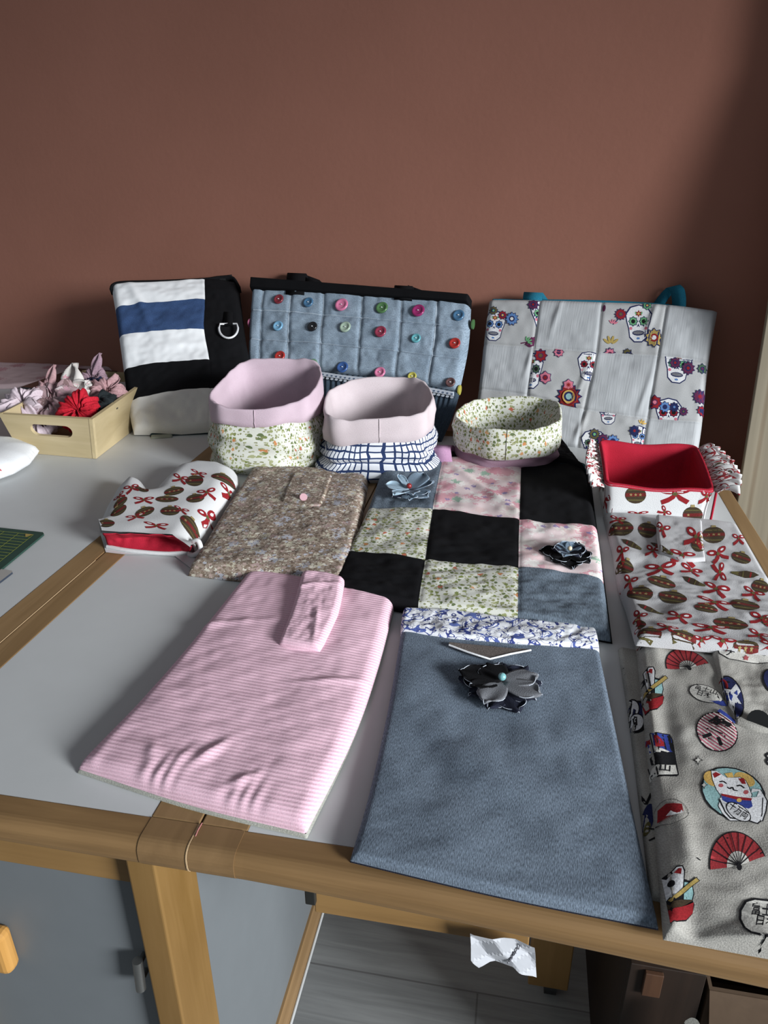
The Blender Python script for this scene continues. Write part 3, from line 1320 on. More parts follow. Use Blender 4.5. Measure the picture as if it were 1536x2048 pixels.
# ------------------------------------------------------------------ brown floral sleeve
fs = thing('floral_sleeve', 'thick brown and grey small floral sleeve with a tab and pink button', 'pouch')
rows = [[(506, 949), (570, 949), (650, 952), (738, 962)], [(464, 1010), (545, 1015), (640, 1020), (727, 1030)],
        [(418, 1085), (520, 1098), (615, 1103), (712, 1112)], [(376, 1152), (480, 1164), (585, 1172), (690, 1186)]]
mb, s = pad(rows, zf(TOP), Z, .017, LIBERTY, nu=110, nv=120, wr=.0016, wl=.04, seed=21, er=.014, puff=.004)
mb.build('sleeve_body', fs)
rows = [[(588, 950), (625, 948), (664, 952)], [(575, 975), (615, 979), (652, 988)], [(566, 1004), (600, 1013), (640, 1016)]]
mb, s2 = pad(rows, zf(TOP + .0195), Z, .004, LIBERTY, nu=40, nv=40, wr=.001, wl=.02, seed=22, er=.003)
mb.build('closing_tab', fs)
mb = MB()
tube(mb, [T(607, 995, TOP + .0255), T(607, 994, TOP + .0275)], .0052, cloth('dusty_pink_button', (.50, .30, .33), .03), 14)
mb.build('button', fs)
finish(fs)

# ------------------------------------------------------------------ patchwork tote
pt = thing('patchwork_tote', 'flat patchwork tote of black, denim and floral squares with mauve handles', 'bag')
rows = [[(768, 934), (887, 925), (1042, 924), (1168, 940)], [(733, 1033), (865, 1040), (1037, 1062), (1194, 1068)],
        [(692, 1118), (850, 1142), (1035, 1157), (1208, 1178)], [(655, 1196), (836, 1228), (1034, 1252), (1222, 1284)]]
CM = [[DENIM2, PINKFL, BLACK], [GREENFL, BLACK, PINKFL], [BLACK, GREENFL, DENIM2]]


def pcell(u, v):
    return CM[min(2, int(v * 3))][min(2, int(u * 3))]


def ptx(U, V, X, Y):
    h = 0
    for k in (1, 2):
        h = h - .0014 * np.exp(-((U - k / 3) / .008) ** 2) - .0014 * np.exp(-((V - k / 3) / .008) ** 2)
    return h + .003 * np.exp(-((X - .16 - .8 * (Y - .1)) / .006) ** 2) * np.exp(-((V - .2) / .16) ** 2)


def snap3(mb_rows):
    return mb_rows


mb, s = pad(rows, zf(TOP + .003), Z, .013, BLACK, cellmat=pcell, nu=121, nv=121, wr=.0022, wl=.045, seed=31, er=.010, puff=.005, extra=ptx)
mb.build('patchwork_front', pt)
rows = [[(845, 918), (930, 902), (1085, 884), (1180, 950)], [(735, 1033), (865, 1040), (1037, 1062), (1196, 1070)],
        [(694, 1118), (850, 1142), (1035, 1157), (1211, 1180)], [(657, 1198), (836, 1231), (1034, 1255), (1225, 1288)]]
mb, s = pad(rows, zf(TOP), Z, .005, BLACK, nu=50, nv=50, wr=.0008, wl=.04, seed=32)
mb.build('back_panel', pt)
rows = [[(1083, 884), (1110, 880), (1135, 905)], [(1076, 905), (1112, 910), (1155, 930)], [(1070, 926), (1115, 930), (1172, 946)]]
mb, s = pad(rows, zf(TOP + .012), Z, .012, BLACK, nu=30, nv=30, wr=.003, wl=.02, seed=33, er=.008)
mb.build('turned_top_edge', pt)
for wd_, q_ in ((.028, ((887, 928, .016), (885, 910, .024), (884, 896, .030), (890, 893, .024), (898, 902, .016))), (.022, ((1064, 928, .016), (1065, 914, .022), (1064, 904, .026), (1058, 905, .018)))):
    mb = MB()
    ribbon(mb, [T(x, y, TOP + z_) for x, y, z_ in q_], A(1, .1, 0), wd_, MAUVEH, .002)
    mb.build('handle', pt)
c = T(818, 985, TOP + .022)
PB = cloth('pale_blue_denim_petal', (.30, .40, .48), .12, 900)
MB2 = cloth('grey_blue_denim_petal', (.14, .19, .245), .14, 900)
sp = []
for az, L, Wd in ((.2, .030, .026), (-.5, .034, .026), (-1.4, .030, .024), (-2.3, .030, .022), (2.7, .030, .020), (1.7, .034, .02)):
    sp.append((az, L, Wd, .08, DENIMD if az in (-2.3, 2.7) else MB2, 0., .05))
for az, L, Wd, m_, ti in ((3.05, .036, .026, PB, .3), (2.15, .042, .012, PB, .5), (1.15, .046, .032, MB2, .55), (.55, .040, .026, MB2, .4), (-2.1, .036, .020, PB, .25), (-1.2, .026, .024, MB2, .3)):
    sp.append((az, L, Wd, ti * .75, m_, .004, .10))
flower('cloth_flower', pt, c, sp, REDBEAD, .0040, frayed=FR)
c = T(1138, 1112, TOP + .020)
sp = []
for k in range(7):
    sp.append((k * .9 + .3, .028 + .007 * (k % 2), .024, .1, BLACK, 0., .12))
for k in range(6):
    sp.append((k * 1.05 + .1, .021, .020, .35, MB2 if k in (1, 2, 4) else DENIMD, .004, .22))
flower('cloth_flower', pt, c, sp, plain('cream_bead', (.6, .5, .35), .3), .0028, frayed=FR)
finish(pt)

# ------------------------------------------------------------------ festive oven mitt
mt = thing('oven_mitt', 'white oven mitt printed with red bows and baubles, its red lined opening facing the camera', 'mitt')
out = [(200, 1062), (212, 1032), (230, 1000), (248, 978), (268, 972), (290, 978), (306, 1000), (330, 975), (352, 952), (400, 942), (450, 946), (478, 960),
       (481, 980), (462, 1010), (437, 1045), (415, 1075), (392, 1105), (380, 1100), (345, 1067), (290, 1065), (240, 1062)]
zt = TOP + .0
Pm = [tuple(T(x, y + 5, zt)[:2]) for x, y in out]
mouth = [tuple(T(x, y, TOP + .030)[:2]) for x, y in ((381, 1096), (345, 1070), (290, 1066), (240, 1066), (204, 1062))]
Pm = Pm[:17] + mouth
V, F = tri_poly(Pm, .0035)
V = np.array(V)
edges = [(np.array(Pm[i]), np.array(Pm[i + 1])) for i in range(0, 16)]


def dist_edges(V, edges):
    d = np.full(len(V), 9.)
    for a, b2 in edges:
        ab = b2 - a
        t = np.clip(((V - a) @ ab) / (ab @ ab), 0, 1)
        d = np.minimum(d, np.linalg.norm(V - (a + t[:, None] * ab), axis=1))
    return d


d = dist_edges(V, edges)
hz = .030 * edge_round(d, .030) + .0015 * vnoise(V[:, 0] * 30, V[:, 1] * 30, 3) * edge_round(d, .02)
mb = MB()
mb.raw([(x, y, TOP + .001 + max(0, h)) for (x, y), h in zip(V, hz)], F, XMAS, uv=[tuple(p) for p in V])
mb.raw([(x, y, TOP + .0008) for (x, y) in V], [f[::-1] for f in F], XMAS, uv=[tuple(p) for p in V])
s = make_surf(A(Pm[0][0], Pm[0][1], TOP), A(1, 0, 0), A(0, 0, 1), mb, zf(TOP + .024))
x4 = lambda X, Y: (160 + X / 2.477, 900 + Y / 2.477)
its = []
for X, Y, rx, ry, r in ((570, 175, 18, 12, 0), (710, 155, 23, 8, 0), (470, 230, 20, 9, -.2), (435, 270, 23, 7, 0), (575, 265, 18, 9, -.2), (325, 330, 20, 9, -.3), (450, 330, 19, 10, 0),
                        (195, 325, 18, 9, -.5), (205, 285, 16, 8, -.6), (545, 385, 20, 13, .5), (135, 390, 17, 9, 0), (310, 215, 15, 8, .4)):
    its.append(('b', *x4(X, Y), rx, ry, r))
for X, Y, rx, ry, r in ((500, 165, 16, 12, .3), (630, 235, 18, 12, -.2), (320, 275, 20, 9, 0), (260, 215, 15, 12, -.3), (630, 320, 17, 14, -.3), (735, 195, 15, 12, 0), (280, 355, 19, 8, -.2), (380, 398, 24, 8, .1),
                        (505, 325, 15, 8, .3), (590, 140, 16, 7, .3), (200, 255, 12, 9, -.6)):
    its.append(('w', *x4(X, Y), rx, ry, r))
xmas_print(mb, s, its)
mb.build('mitt_shell', mt)
# red lined mouth
mb = MB()
ml = [T(x, y, TOP + .0300) for x, y in ((206, 1066), (240, 1068), (290, 1069), (345, 1073), (383, 1094))]
n5 = len(ml)
U = np.linspace(0, 1, 40)
top = basis(U, n5) @ np.array(ml)
bot = basis(U, 4) @ np.array([T(x, y, TOP + .0025) for x, y in ((216, 1092), (260, 1100), (330, 1106), (380, 1104))])
P = []
for k, f in enumerate(np.linspace(0, 1, 16)):
    row = top * (1 - f) + bot * f
    dep = math.sin(PI * f) * .012
    row = row + A(0, 1, 0) * dep * np.sin(PI * np.clip(U, .02, .98))[:, None]
    row[:, 1] += .0015 * vnoise(U * 18, np.full(40, f * 4), 5)
    row[:, 2] += .0016 * vnoise(U * 14 + 3, np.full(40, f * 5), 6) * math.sin(PI * f)
    if .35 < f < .6:
        row[:, 1] += .008 * np.exp(-((U - .55) / .25) ** 2)
    P.append(row)
P = np.array(P)
mb.grid(P, P[..., [0, 2]], REDC)
mb.build('red_lining', mt, solid=.001)
mb = MB()
tube(mb, list(bot + A(0, -.0015, 0)), .0028, XMAS, 8)
lp = [T(x, y, TOP + zz) for x, y, zz in ((381, 1085, .018), (396, 1082, .022), (401, 1100, .012), (388, 1110, .004), (378, 1108, .003))]
tube(mb, list(basis(np.linspace(0, 1, 20), 5) @ np.array(lp)), .0032, XMAS, 8)
mb.build('bottom_hem', mt)
finish(mt)

# ------------------------------------------------------------------ festive sleeve on the right
xp = thing('festive_sleeve', 'white sleeve printed with red bows and dark baubles at the right edge of the table', 'pouch')
TL, TR = T(1214, 1030, TOP + .004), T(1474, 1050, TOP + .004)
BLp, BRp = T(1262, 1272, TOP + .012), None
x6 = lambda X, Y: (1140 + X / 3.879, 860 + Y / 3.879)
rows = [[TL, (TL + TR) / 2 + A(0, .004, 0), TR], None, None]
xL = lambda y: TL[0] + (y - TL[1]) * .015
yb = .615
rows = []
for k, y in enumerate((TL[1], .84, .76, .69, yb)):
    z = TOP + (.0 if k < 3 else (.008 if k == 3 else .020))
    xl = .123 + (.0015 if k in (1, 3) else 0)
    rows.append([A(xl, y, z), A(.21, y + (.003 if k == 0 else 0), z), A(.292 - .001 * k, y - .004, z)])
pl = zf(TOP + .014)


def xpx(U, V, X, Y):
    return .0022 * np.exp(-((X - .03) / .012) ** 2) * np.sin(Y * 42) + .002 * np.exp(-((Y - .10 - .2 * X) / .012) ** 2)


mb, s = pad(rows, None, Z, .011, XMAS_DIM, nu=100, nv=150, wr=.0015, wl=.04, seed=41, er=.009, puff=.004, pl2=pl, extra=xpx)
its = []
for X, Y, rx, ry, r in ((600, 1690, 24, 13, .2), (860, 1725, 26, 12, .2), (1340, 1790, 26, 12, .1), (400, 760, 24, 15, .1), (600, 775, 19, 17, .2), (1115, 810, 23, 17, 0), (1330, 985, 20, 13, .3), (710, 1195, 29, 14, .3), (540, 1290, 26, 16, .2), (790, 1335, 29, 15, .25),
                        (1350, 1390, 30, 17, .15), (1045, 1440, 24, 11, .2), (1230, 1585, 35, 15, .15), (430, 1050, 18, 14, .4), (1480, 1210, 18, 13, .2), (500, 1590, 20, 12, .3), (1530, 1545, 16, 12, 0)):
    its.append(('b', *x6(X, Y), rx, ry, r))
for X, Y, rx, ry, r in ((495, 895, 18, 12, .45), (980, 1195, 20, 13, .4), (1330, 1120, -22, 12, .15), (640, 1450, 23, 15, .45), (720, 925, 18, 10, .4)):
    its.append(('f', *x6(X, Y), rx, ry, r))
for X, Y, rx, ry, r in ((730, 1660, 22, 13, .3), (1160, 1755, 26, 13, .2), (1530, 1790, 22, 14, .2), (480, 1745, 14, 11, .4), (1000, 1745, 18, 10, .1), (640, 945, 14, 15, .3), (700, 1080, 30, 17, 0), (1150, 965, 20, 20, -.4), (1130, 1250, 26, 20, .3), (1160, 1105, 18, 17, 1.4), (830, 1525, 24, 18, .3), (1110, 1385, 35, 16, .25),
                        (1470, 1530, 24, 18, .2), (1070, 1635, 36, 14, .1), (400, 955, 12, 22, .3), (460, 1180, 14, 22, .4), (520, 1520, 14, 24, .5), (1310, 835, 12, 15, 0), (880, 1010, 28, 14, .2),
                        (1420, 1270, 22, 16, .4), (370, 690, 16, 9, .3), (1440, 1690, 22, 14, .4), (760, 690, 18, 8, .1), (470, 1640, 14, 14, .5), (940, 1090, 22, 11, .3)):
    its.append(('w', *x6(X, Y), rx, ry, r))
xmas_print(mb, s, its)
mb.build('sleeve_body', xp)
rows = [[x6(668, 670), x6(850, 705), x6(1022, 720)], [x6(672, 830), x6(850, 855), x6(1030, 870)], [x6(690, 965), x6(870, 1025), x6(1050, 1020)]]
mb, s = pad(rows, zf(TOP + .0165), Z, .005, XMAS_DIM, nu=50, nv=50, wr=.001, wl=.03, seed=43, er=.003)
s.pl2 = zf(TOP + .0215)
its = [('w', *x6(975, 830), 22, 25, .3), ('b', *x6(1000, 885), 15, 17, .3), ('f', *x6(735, 930), 20, 10, .5), ('w', *x6(870, 975), 25, 14, .2), ('w', *x6(715, 770), 14, 18, .4)]
xmas_print(mb, s, its)
mb.build('closing_flap', xp)
finish(xp)

# ------------------------------------------------------------------ japanese print sleeves
jb = thing('printed_sleeve', 'linen sleeve lying underneath, only its left edge with dark prints showing', 'pouch')
jt = thing('printed_sleeve', 'natural linen sleeve printed with red fans, lucky cats and a lantern, flap with black snap', 'pouch')
z7 = lambda X, Y: (1200 + X / 4.571, 1250 + Y / 4.571)
z8 = lambda X, Y: (1200 + X / 4.571, 1600 + Y / 4.571)
rows = [[A(*T(1236, 1300)[:2], TOP), A(.29, .60, TOP)], [A(*T(1262, 1480)[:2], TOP), A(.285, .45, TOP)], [A(*T(1300, 1800)[:2], TOP), A(.275, .335, TOP)]]
mb, s = pad(rows, None, Z, .006, ECRU, nu=90, nv=90, wr=.0008, wl=.04, seed=51, pl2=zf(TOP + .005), er=.004)
pr = []
pr += at_px(s, [(ell(0, 0, 1, 1), 'black'), (ell(-.2, 0, .7, .75), 'red')], 1243, 1350, 7, 15, .3)
pr += at_px(s, [(ell(0, 0, 1, 1), 'black'), (ell(-.1, 0, .85, .85), 'navy')], 1275, 1435, 26, 32, .2)
pr += at_px(s, [(ell(0, 0, 1, 1), 'black'), (ell(0, 0, .85, .85), 'white'), (line_poly((-.5, .3), (-.2, -.3), .12), 'black'), (line_poly((-.2, .3), (.1, -.3), .12), 'black')], 1262, 1422, 17, 22, .3)
pr += at_px(s, [(ell(0, 0, 1, 1), 'black'), (ell(0, 0, .87, .87), 'white'), (line_poly((-.5, .3), (-.1, -.3), .12), 'black'), (line_poly((-.1, .4), (.2, -.3), .12), 'black')], 1272, 1448, 16, 18, .3)
pr += at_px(s, [(ell(0, 0, 1, 1), 'navy'), (ell(.3, -.6, .5, .4), 'olive')], 1295, 1640, 12, 30, .2)
pr += path_polys(fpx(s, [(1281, 1592), (1292, 1612), (1302, 1590)]), .0018, 'black')
pr += path_polys(fpx(s, [(1297, 1660), (1312, 1662), (1316, 1676), (1298, 1684)]), .0012, 'black')
pr += path_polys(fpx(s, [(1302, 1510), (1306, 1520), (1310, 1512)]), .0016, 'black')
printit(mb, s, pr)
mb.build('sleeve_body', jb)
finish(jb)

L = [(1268, 1262), (1280, 1380), (1292, 1500), (1306, 1640), (1318, 1780), (1326, 1880)]
rows = []
for k, (x, y) in enumerate(L):
    p = T(x, y, TOP + .006)
    xr = .288 - .004 * k
    rows.append([p, A((p[0] + xr) / 2, p[1] - .002 * k / 5, TOP + .006), A(xr, p[1] - .002, TOP + .006)])


def jx(U, V, X, Y):
    h = .0030 * np.exp(-((U - .10) / .05) ** 2) * np.sin(Y * 30 + 1) + .0035 * np.exp(-((1 - V) / .06) ** 2) * np.sin(X * 95 + 8 * Y)
    return h + .002 * np.exp(-((X - .035 - .25 * Y) / .012) ** 2) * np.exp(-((V - .35) / .3) ** 2)


mb, s = pad(rows, None, Z, .010, ECRU, nu=110, nv=170, wr=.0016, wl=.05, seed=53, er=.007, puff=.003, pl2=zf(TOP + .015), extra=jx)
fpt = lambda *q: fpx(s, q)


def cloud(pts, wd, c='black'):
    return path_polys(fpx(s, pts), wd, c)


pr = []
# fans
o, x_, y_ = fpt(z7(805, 425), z7(990, 410), z7(720, 240))
pr += aff(m_fan(), o, np.array(o) + (np.array(x_) - np.array(o)) * 1.0, y_)
o, x_, y_ = fpt(z8(1255, 650), z8(1500, 590), z8(1180, 345))
pr += aff(m_fan(), o, x_, y_)
# round lantern
lan = [(ell(0, 0, 1.04, 1.04), 'black'), (ell(0, 0, .98, .98), 'rose')]
for k in range(-6, 7):
    q = math.sqrt(max(0, .95 - (k / 6.6) ** 2))
    lan.append((line_poly((-q, k / 6.6), (q, k / 6.6), .07), 'cream' if k % 1 == 0 else 'rose'))
lan.append(([(-.5, .92), (.5, .92), (.45, 1.12), (-.45, 1.12)], 'blue'))
pr += at_px(s, lan, *z7(1058, 1015), 44, 32, .62)
# speech badge upper
bad = [(ell(0, 0, 1, 1), 'black'), (ell(0, 0, .95, .93), 'cream')]
pr += at_px(s, bad, *z7(960, 670), 37, 17, .42)
pr.append((fpt(z7(985, 745), z7(1105, 800), z7(1150, 795), z7(1120, 745), z7(1060, 750)), 'blue'))
# mountain badge
pr.append((fpt(z7(425, 1000), z7(460, 985), z7(640, 1000), z7(665, 1050), z7(720, 1380), z7(700, 1398), z7(470, 1395), z7(440, 1300)), 'black'))
pr.append((fpt(z7(432, 1005), z7(470, 993), z7(635, 1008), z7(655, 1050), z7(672, 1165), z7(440, 1165)), 'blue'))
pr.append((fpt(z7(435, 1010), z7(520, 1015), z7(580, 1060), z7(590, 1110), z7(500, 1125), z7(436, 1090)), 'red'))
pr.append((fpt(z7(432, 1090), z7(500, 1110), z7(640, 1160), z7(600, 1170), z7(440, 1175)), 'cream'))
pr.append((fpt(z7(440, 1175), z7(500, 1150), z7(670, 1172), z7(688, 1280), z7(455, 1280)), 'black'))
pr.append((fpt(z7(458, 1285), z7(690, 1288), z7(708, 1378), z7(475, 1385)), 'cream'))
pr += cloud([z7(460, 1330), z7(520, 1332)], .0016)
pr += cloud([z7(478, 1355), z7(510, 1357)], .0014)
pr += cloud([z7(415, 1160), z7(398, 1210), z7(405, 1290), z7(450, 1370)], .0014)
# cat over a bowl, twice
for zz, dx, dy, sc in ((z7, 0, 0, 1.), (z8, 235, 245, 1.18)):
    def q(X, Y):
        return zz(345 + dx + (X - 345) * sc, 400 + dy + (Y - 400) * sc)
    pr.append((fpt(q(340, 440), q(405, 432), q(440, 400), q(485, 402), q(505, 440), q(500, 500), q(560, 520), q(580, 600), q(570, 640), q(585, 670), q(570, 730), q(520, 780), q(400, 815), q(372, 640)), 'black'))
    pr.append((fpt(q(340, 448), q(408, 440), q(442, 410), q(480, 410), q(495, 445), q(490, 560), q(460, 620), q(372, 630)), 'white'))
    pr.append((fpt(q(420, 450), q(455, 420), q(478, 425), q(474, 465)), 'red'))
    pr.append((fpt(q(500, 520), q(555, 530), q(572, 600), q(560, 645), q(500, 640)), 'teal'))
    pr.append((fpt(q(375, 660), q(480, 635), q(575, 640), q(480, 690), q(385, 705)), 'brown'))
    pr.append((fpt(q(385, 712), q(480, 690), q(578, 655), q(572, 725), q(520, 770), q(400, 808)), 'red'))
    pr += at_px(s, [(ell(0, 0, 1, 1), 'black')], *q(403, 522), 6 * sc, 5 * sc)
    pr.append((fpt(q(380, 640), q(590, 485), q(620, 512), q(400, 665)), 'black'))
    pr.append((fpt(q(384, 636), q(590, 492), q(612, 512), q(404, 655)), 'ochre'))
# lucky cat in a ring
pr += at_px(s, [(ell(0, 0, 1.05, 1.05), 'black'), (ell(0, 0, .99, .99), 'teal'), (ell(-.75, .1, .32, .3), 'yellow'), (ell(.1, .72, .35, .26), 'yellow'), (ell(.8, -.1, .2, .4), 'yellow')], *z7(1205, 1570), 68, 46, .55)
cat = [(1010, 1365), (1060, 1370), (1150, 1430), (1270, 1435), (1320, 1470), (1345, 1520), (1375, 1600), (1360, 1640), (1330, 1650), (1390, 1700), (1440, 1570), (1370, 1580), (1380, 1545), (1450, 1560), (1510, 1660), (1500, 1740),
       (1470, 1829), (1180, 1829), (1110, 1760), (1075, 1690), (1100, 1600), (1060, 1540), (1025, 1450)]
pr.append(([tuple(p) for p in fpx(s, [z7(1200 + (X - 1200) * 1.04, 1600 + (Y - 1600) * 1.03) for X, Y in cat])], 'black'))
pr.append((fpx(s, [z7(X, Y) for X, Y in cat]), 'white'))
pr.append((fpx(s, [z8(1075, 30), z8(1480, 30), z8(1475, 170), z8(1460, 240), z8(1430, 262), z8(1330, 230), z8(1180, 210), z8(1130, 150)]), 'black'))
pr.append((fpx(s, [z8(1085, 20), z8(1470, 20), z8(1465, 165), z8(1450, 232), z8(1425, 250), z8(1330, 220), z8(1185, 198), z8(1140, 145)]), 'white'))
pr.append((fpt(z7(1022, 1395), z7(1050, 1378), z7(1100, 1400), z7(1040, 1430)), 'red'))
pr.append((fpt(z7(1255, 1445), z7(1305, 1445), z7(1325, 1500), z7(1290, 1495)), 'red'))
pr.append((fpt(z7(1130, 1395), z7(1200, 1385), z7(1215, 1430), z7(1160, 1430)), 'yellow'))
pr += at_px(s, [(ell(0, 0, 1, 1), 'pinkred')], *z7(1098, 1500), 5, 4)
pr += at_px(s, [(ell(0, 0, 1, 1), 'pinkred')], *z7(1325, 1572), 5, 4)
pr += cloud([z7(1085, 1465), z7(1120, 1460), z7(1150, 1485)], .0012)
pr += cloud([z7(1240, 1510), z7(1275, 1505), z7(1310, 1535)], .0012)
pr += cloud([z7(1155, 1515), z7(1175, 1535), z7(1205, 1520), z7(1215, 1550), z7(1250, 1555)], .0010)
pr.append((fpt(z7(1100, 1590), z7(1200, 1620), z7(1370, 1640), z7(1385, 1700), z7(1350, 1720), z7(1200, 1690), z7(1110, 1640)), 'blue'))
pr.append((fpt(z7(1100, 1580), z7(1250, 1610), z7(1380, 1630), z7(1370, 1650), z7(1230, 1635), z7(1105, 1600)), 'red'))
pr += at_px(s, [(ell(0, 0, 1, 1), 'yellow')], *z7(1262, 1642), 5, 4)
pr += at_px(s, [(ell(0, 0, 1.05, 1.05), 'black'), (ell(0, 0, .96, .95), 'white')], *z8(1255, 150), 28, 14, .62)
# sparkles
for X, Y, r in ((890, 1265, 10), (945, 1492, 8)):
    pr += at_px(s, m_sparkle(), *z7(X, Y), r, r * 1.1)
pr += cloud([z7(1536, 1210), z7(1500, 1235), z7(1525, 1265), z7(1505, 1290), z7(1536, 1330)], .0016)
# rice and fish badge
pr += at_px(s, ring(0, 0, 1, 1, .03, 'black'), *z8(640, 150), 34, 25, .15)
pr.append((fpt(z8(540, 110), z8(600, 80), z8(735, 95), z8(745, 170), z8(650, 200), z8(540, 215)), 'red'))
pr.append((fpt(z8(600, 195), z8(640, 155), z8(735, 160), z8(740, 185), z8(660, 200)), 'white'))
# lower bubble and edge prints
bub = [z8(1536, 960), z8(1400, 948), z8(1320, 970), z8(1275, 1040), z8(1275, 1120), z8(1310, 1210), z8(1370, 1265), z8(1450, 1290), z8(1470, 1340), z8(1500, 1300), z8(1600, 1320), z8(1660, 1200), z8(1640, 1000)]
pr.append((fpx(s, bub), 'cream'))
pr += path_polys(fpx(s, bub + [bub[0]]), .0013, 'black')
# top edge prints, partly under the festive sleeve
pr += cloud([z7(320, 240), z7(400, 200), z7(480, 160), z7(490, 110), z7(460, 80)], .0013)
pr.append((fpt(z7(320, 200), z7(420, 130), z7(470, 100), z7(455, 150), z7(330, 215)), 'red'))
pr += cloud([z7(700, 100), z7(760, 180), z7(860, 205), z7(960, 215), z7(1010, 170)], .0013)
pr += at_px(s, [(ell(0, 0, 1, 1), 'black'), (ell(0, 0, .7, .6), 'cream'), (ell(0, 0, .4, .4), 'black')], *z7(860, 165), 11, 5)
pr += cloud([z7(740, 150), z7(780, 185), z7(790, 150)], .0013)
pr += path_polys(fpx(s, [z8(870, 590), z8(905, 608)]), .0008, 'black')
printit(mb, s, pr)
text_px(mb, s, '\u796d', *z7(1060, 1022), 27, 24, .45, fat=.03)
text_px(mb, s, '\u5bcc\u58eb\u5c71\n\u65e5\u672c', *z7(950, 665), 23, 11, .42, fat=.01)
text_px(mb, s, '\u5c71', *z7(590, 1328), 11, 8, .05, fat=.03)
text_px(mb, s, '\u5343\u4e07\u4e21', *z8(1255, 150), 22, 9, .62, fat=.015)
text_px(mb, s, '\u5bcc\u58eb\u5c71\n\u65e5\u672c', *z8(1500, 1115), 30, 24, .1, fat=.02)
mb.build('sleeve_body', jt)
rows = [[z7(1000, 175), z7(1300, 215), z7(1640, 260)], [z7(1060, 480), z7(1350, 500), z7(1680, 560)], [z7(1120, 700), z7(1420, 760), z7(1730, 820)], [z7(1225, 945), z7(1450, 1010), z7(1760, 1040)]]
mb, s = pad(rows, zf(TOP + .0165), Z, .0065, ECRU, nu=70, nv=70, wr=.0016, wl=.03, seed=57, er=.004)
s.pl2 = zf(TOP + .023)
pr = []
pr.append((fpx(s, [z7(1068, 200), z7(1090, 260), z7(1180, 310), z7(1360, 340), z7(1536, 345), z7(1700, 330), z7(1700, 200), z7(1500, 290), z7(1300, 215)]), 'cream'))
pr += path_polys(fpx(s, [z7(1068, 190), z7(1090, 260), z7(1180, 310), z7(1360, 340), z7(1536, 345)]), .0010, 'black')
pr += at_px(s, [(star(0, 0, 1, 5, .55), 'pinkred')], *z7(1335, 300), 7, 6)
pr += at_px(s, [(ell(0, 0, 1.07, 1.05), 'black'), (ell(0, 0, .98, .97), 'navy'), (ell(-.35, .62, .42, .3), 'red'),
                ([(-.8, .15), (-.3, .45), (.2, .3), (.75, .5), (.95, .1), (.5, -.1), (.7, -.45), (.2, -.3), (-.1, -.75), (-.3, -.3), (-.7, -.35)], 'white'),
                ([(-.3, .1), (.1, .25), (.2, 0), (0, -.2), (-.3, -.1)], 'blue'), ([(.35, .1), (.7, .2), (.6, -.05)], 'blue')], *z7(1195, 655), 23, 42, -.28)
pr += at_px(s, [(ell(0, 0, 1, 1), 'black'), (ell(.1, 0, .85, .9), 'navy')], *z7(1560, 500), 17, 24, -.3)
printit(mb, s, pr)
text_px(mb, s, '\u5927', *z7(1190, 265), 9, 8, .2, fat=.02)
mb.build('closing_flap', jt)
mb = MB()
tube(mb, [T(*z7(1450, 875), TOP + .0225), T(*z7(1450, 875), TOP + .0255)], .0085, SNAP, 18)
mb.build('snap_button', jt)
finish(jt)

# ================================================================== bags leaning on the wall
E_W = unit(A(1, -WS, 0))


def lean_plane(B, qpx, g, e=None):
    e = E_W if e is None else e
    p0 = A(-.96, 1.64, 0) + WN * g
    Q = plane_fn(p0, WN)(*qpx)
    n = unit(np.cross(Q - B, e))
    if n[1] > 0:
        n = -n
    return plane_fn(B, n), n


def up_pad(rows, B, qpx, g, t, mat, **kw):
    f, n = lean_plane(B, qpx, g, kw.pop('e', None))
    front = kw.pop('lift', 0.)
    f2 = plane_fn(B + n * front, n)
    kw.setdefault('pl2', plane_fn(B + n * (front + t), n))
    mb, s = pad(rows, f2, n, t, mat, **kw)
    return mb, s, n


# ------------------------------------------------------------------ striped zip pouch
zp = thing('zip_pouch', 'white, black and navy striped zip pouch with silver D ring beside the bamboo box', 'pouch')
B = T(268, 873)
rows = [[(223, 576), (320, 572), (412, 566), (478, 572)], [(232, 628), (325, 622), (414, 617), (485, 630)], [(240, 686), (327, 683), (413, 679), (492, 684)],
        [(249, 752), (335, 745), (423, 738), (502, 735)], [(257, 818), (340, 803), (426, 797), (508, 800)], [(268, 870), (345, 870), (420, 865), (500, 860)]]
ZM = [[WHITE, WHITE, BLACK], [DENIMB, DENIMB, BLACK], [WHITE, WHITE, BLACK], [BLACK, BLACK, BLACK], [CREAMC, CREAMC, CREAMC]]


def zcell(u, v):
    return ZM[min(4, int(v * 5))][min(2, int(u * 3))]


mb, s, n = up_pad(rows, B, (223, 576), .12, .016, BLACK, e=unit(A(1, .22, 0)), cellmat=zcell, nu=121, nv=121, wr=.0025, wl=.05, seed=61, er=.014, puff=.012,
                  extra=lambda U, V, X, Y: -.0012 * np.exp(-((U - 2 / 3) / .008) ** 2) + .004 * np.exp(-((V - .2) / .2) ** 2) * np.exp(-((X - .03 - .2 * Y) / .008) ** 2))
mb.build('pouch_body', zp)
ZP, ZN = s, n
f3 = plane_fn(B + n * .010, n)
mb = MB()
pts = [f3(x, y) for x, y in ((223, 584), (228, 574), (250, 569), (330, 567), (410, 563), (440, 559), (466, 560), (480, 580))]
ribbon(mb, pts, n, .016, BLACK, .0022)
mb.build('zip_tape', zp)
mb = MB()
pts = [f3(x, y) for x, y in ((438, 556), (448, 553), (464, 551))]
tube(mb, pts, .0022, SNAP, 8)
pts = [f3(x, y) for x, y in ((440, 559), (452, 560))]
tube(mb, pts, .0045, SNAP, 8)
mb.build('zip_pull', zp)
f4 = plane_fn(B + n * .034, n)
mb = MB()
pts = [f4(457 + 19 * math.cos(a), 656 - 20 * math.sin(a)) for a in np.linspace(-PI, 0, 17)] + [f4(474, 648), f4(440, 648)]
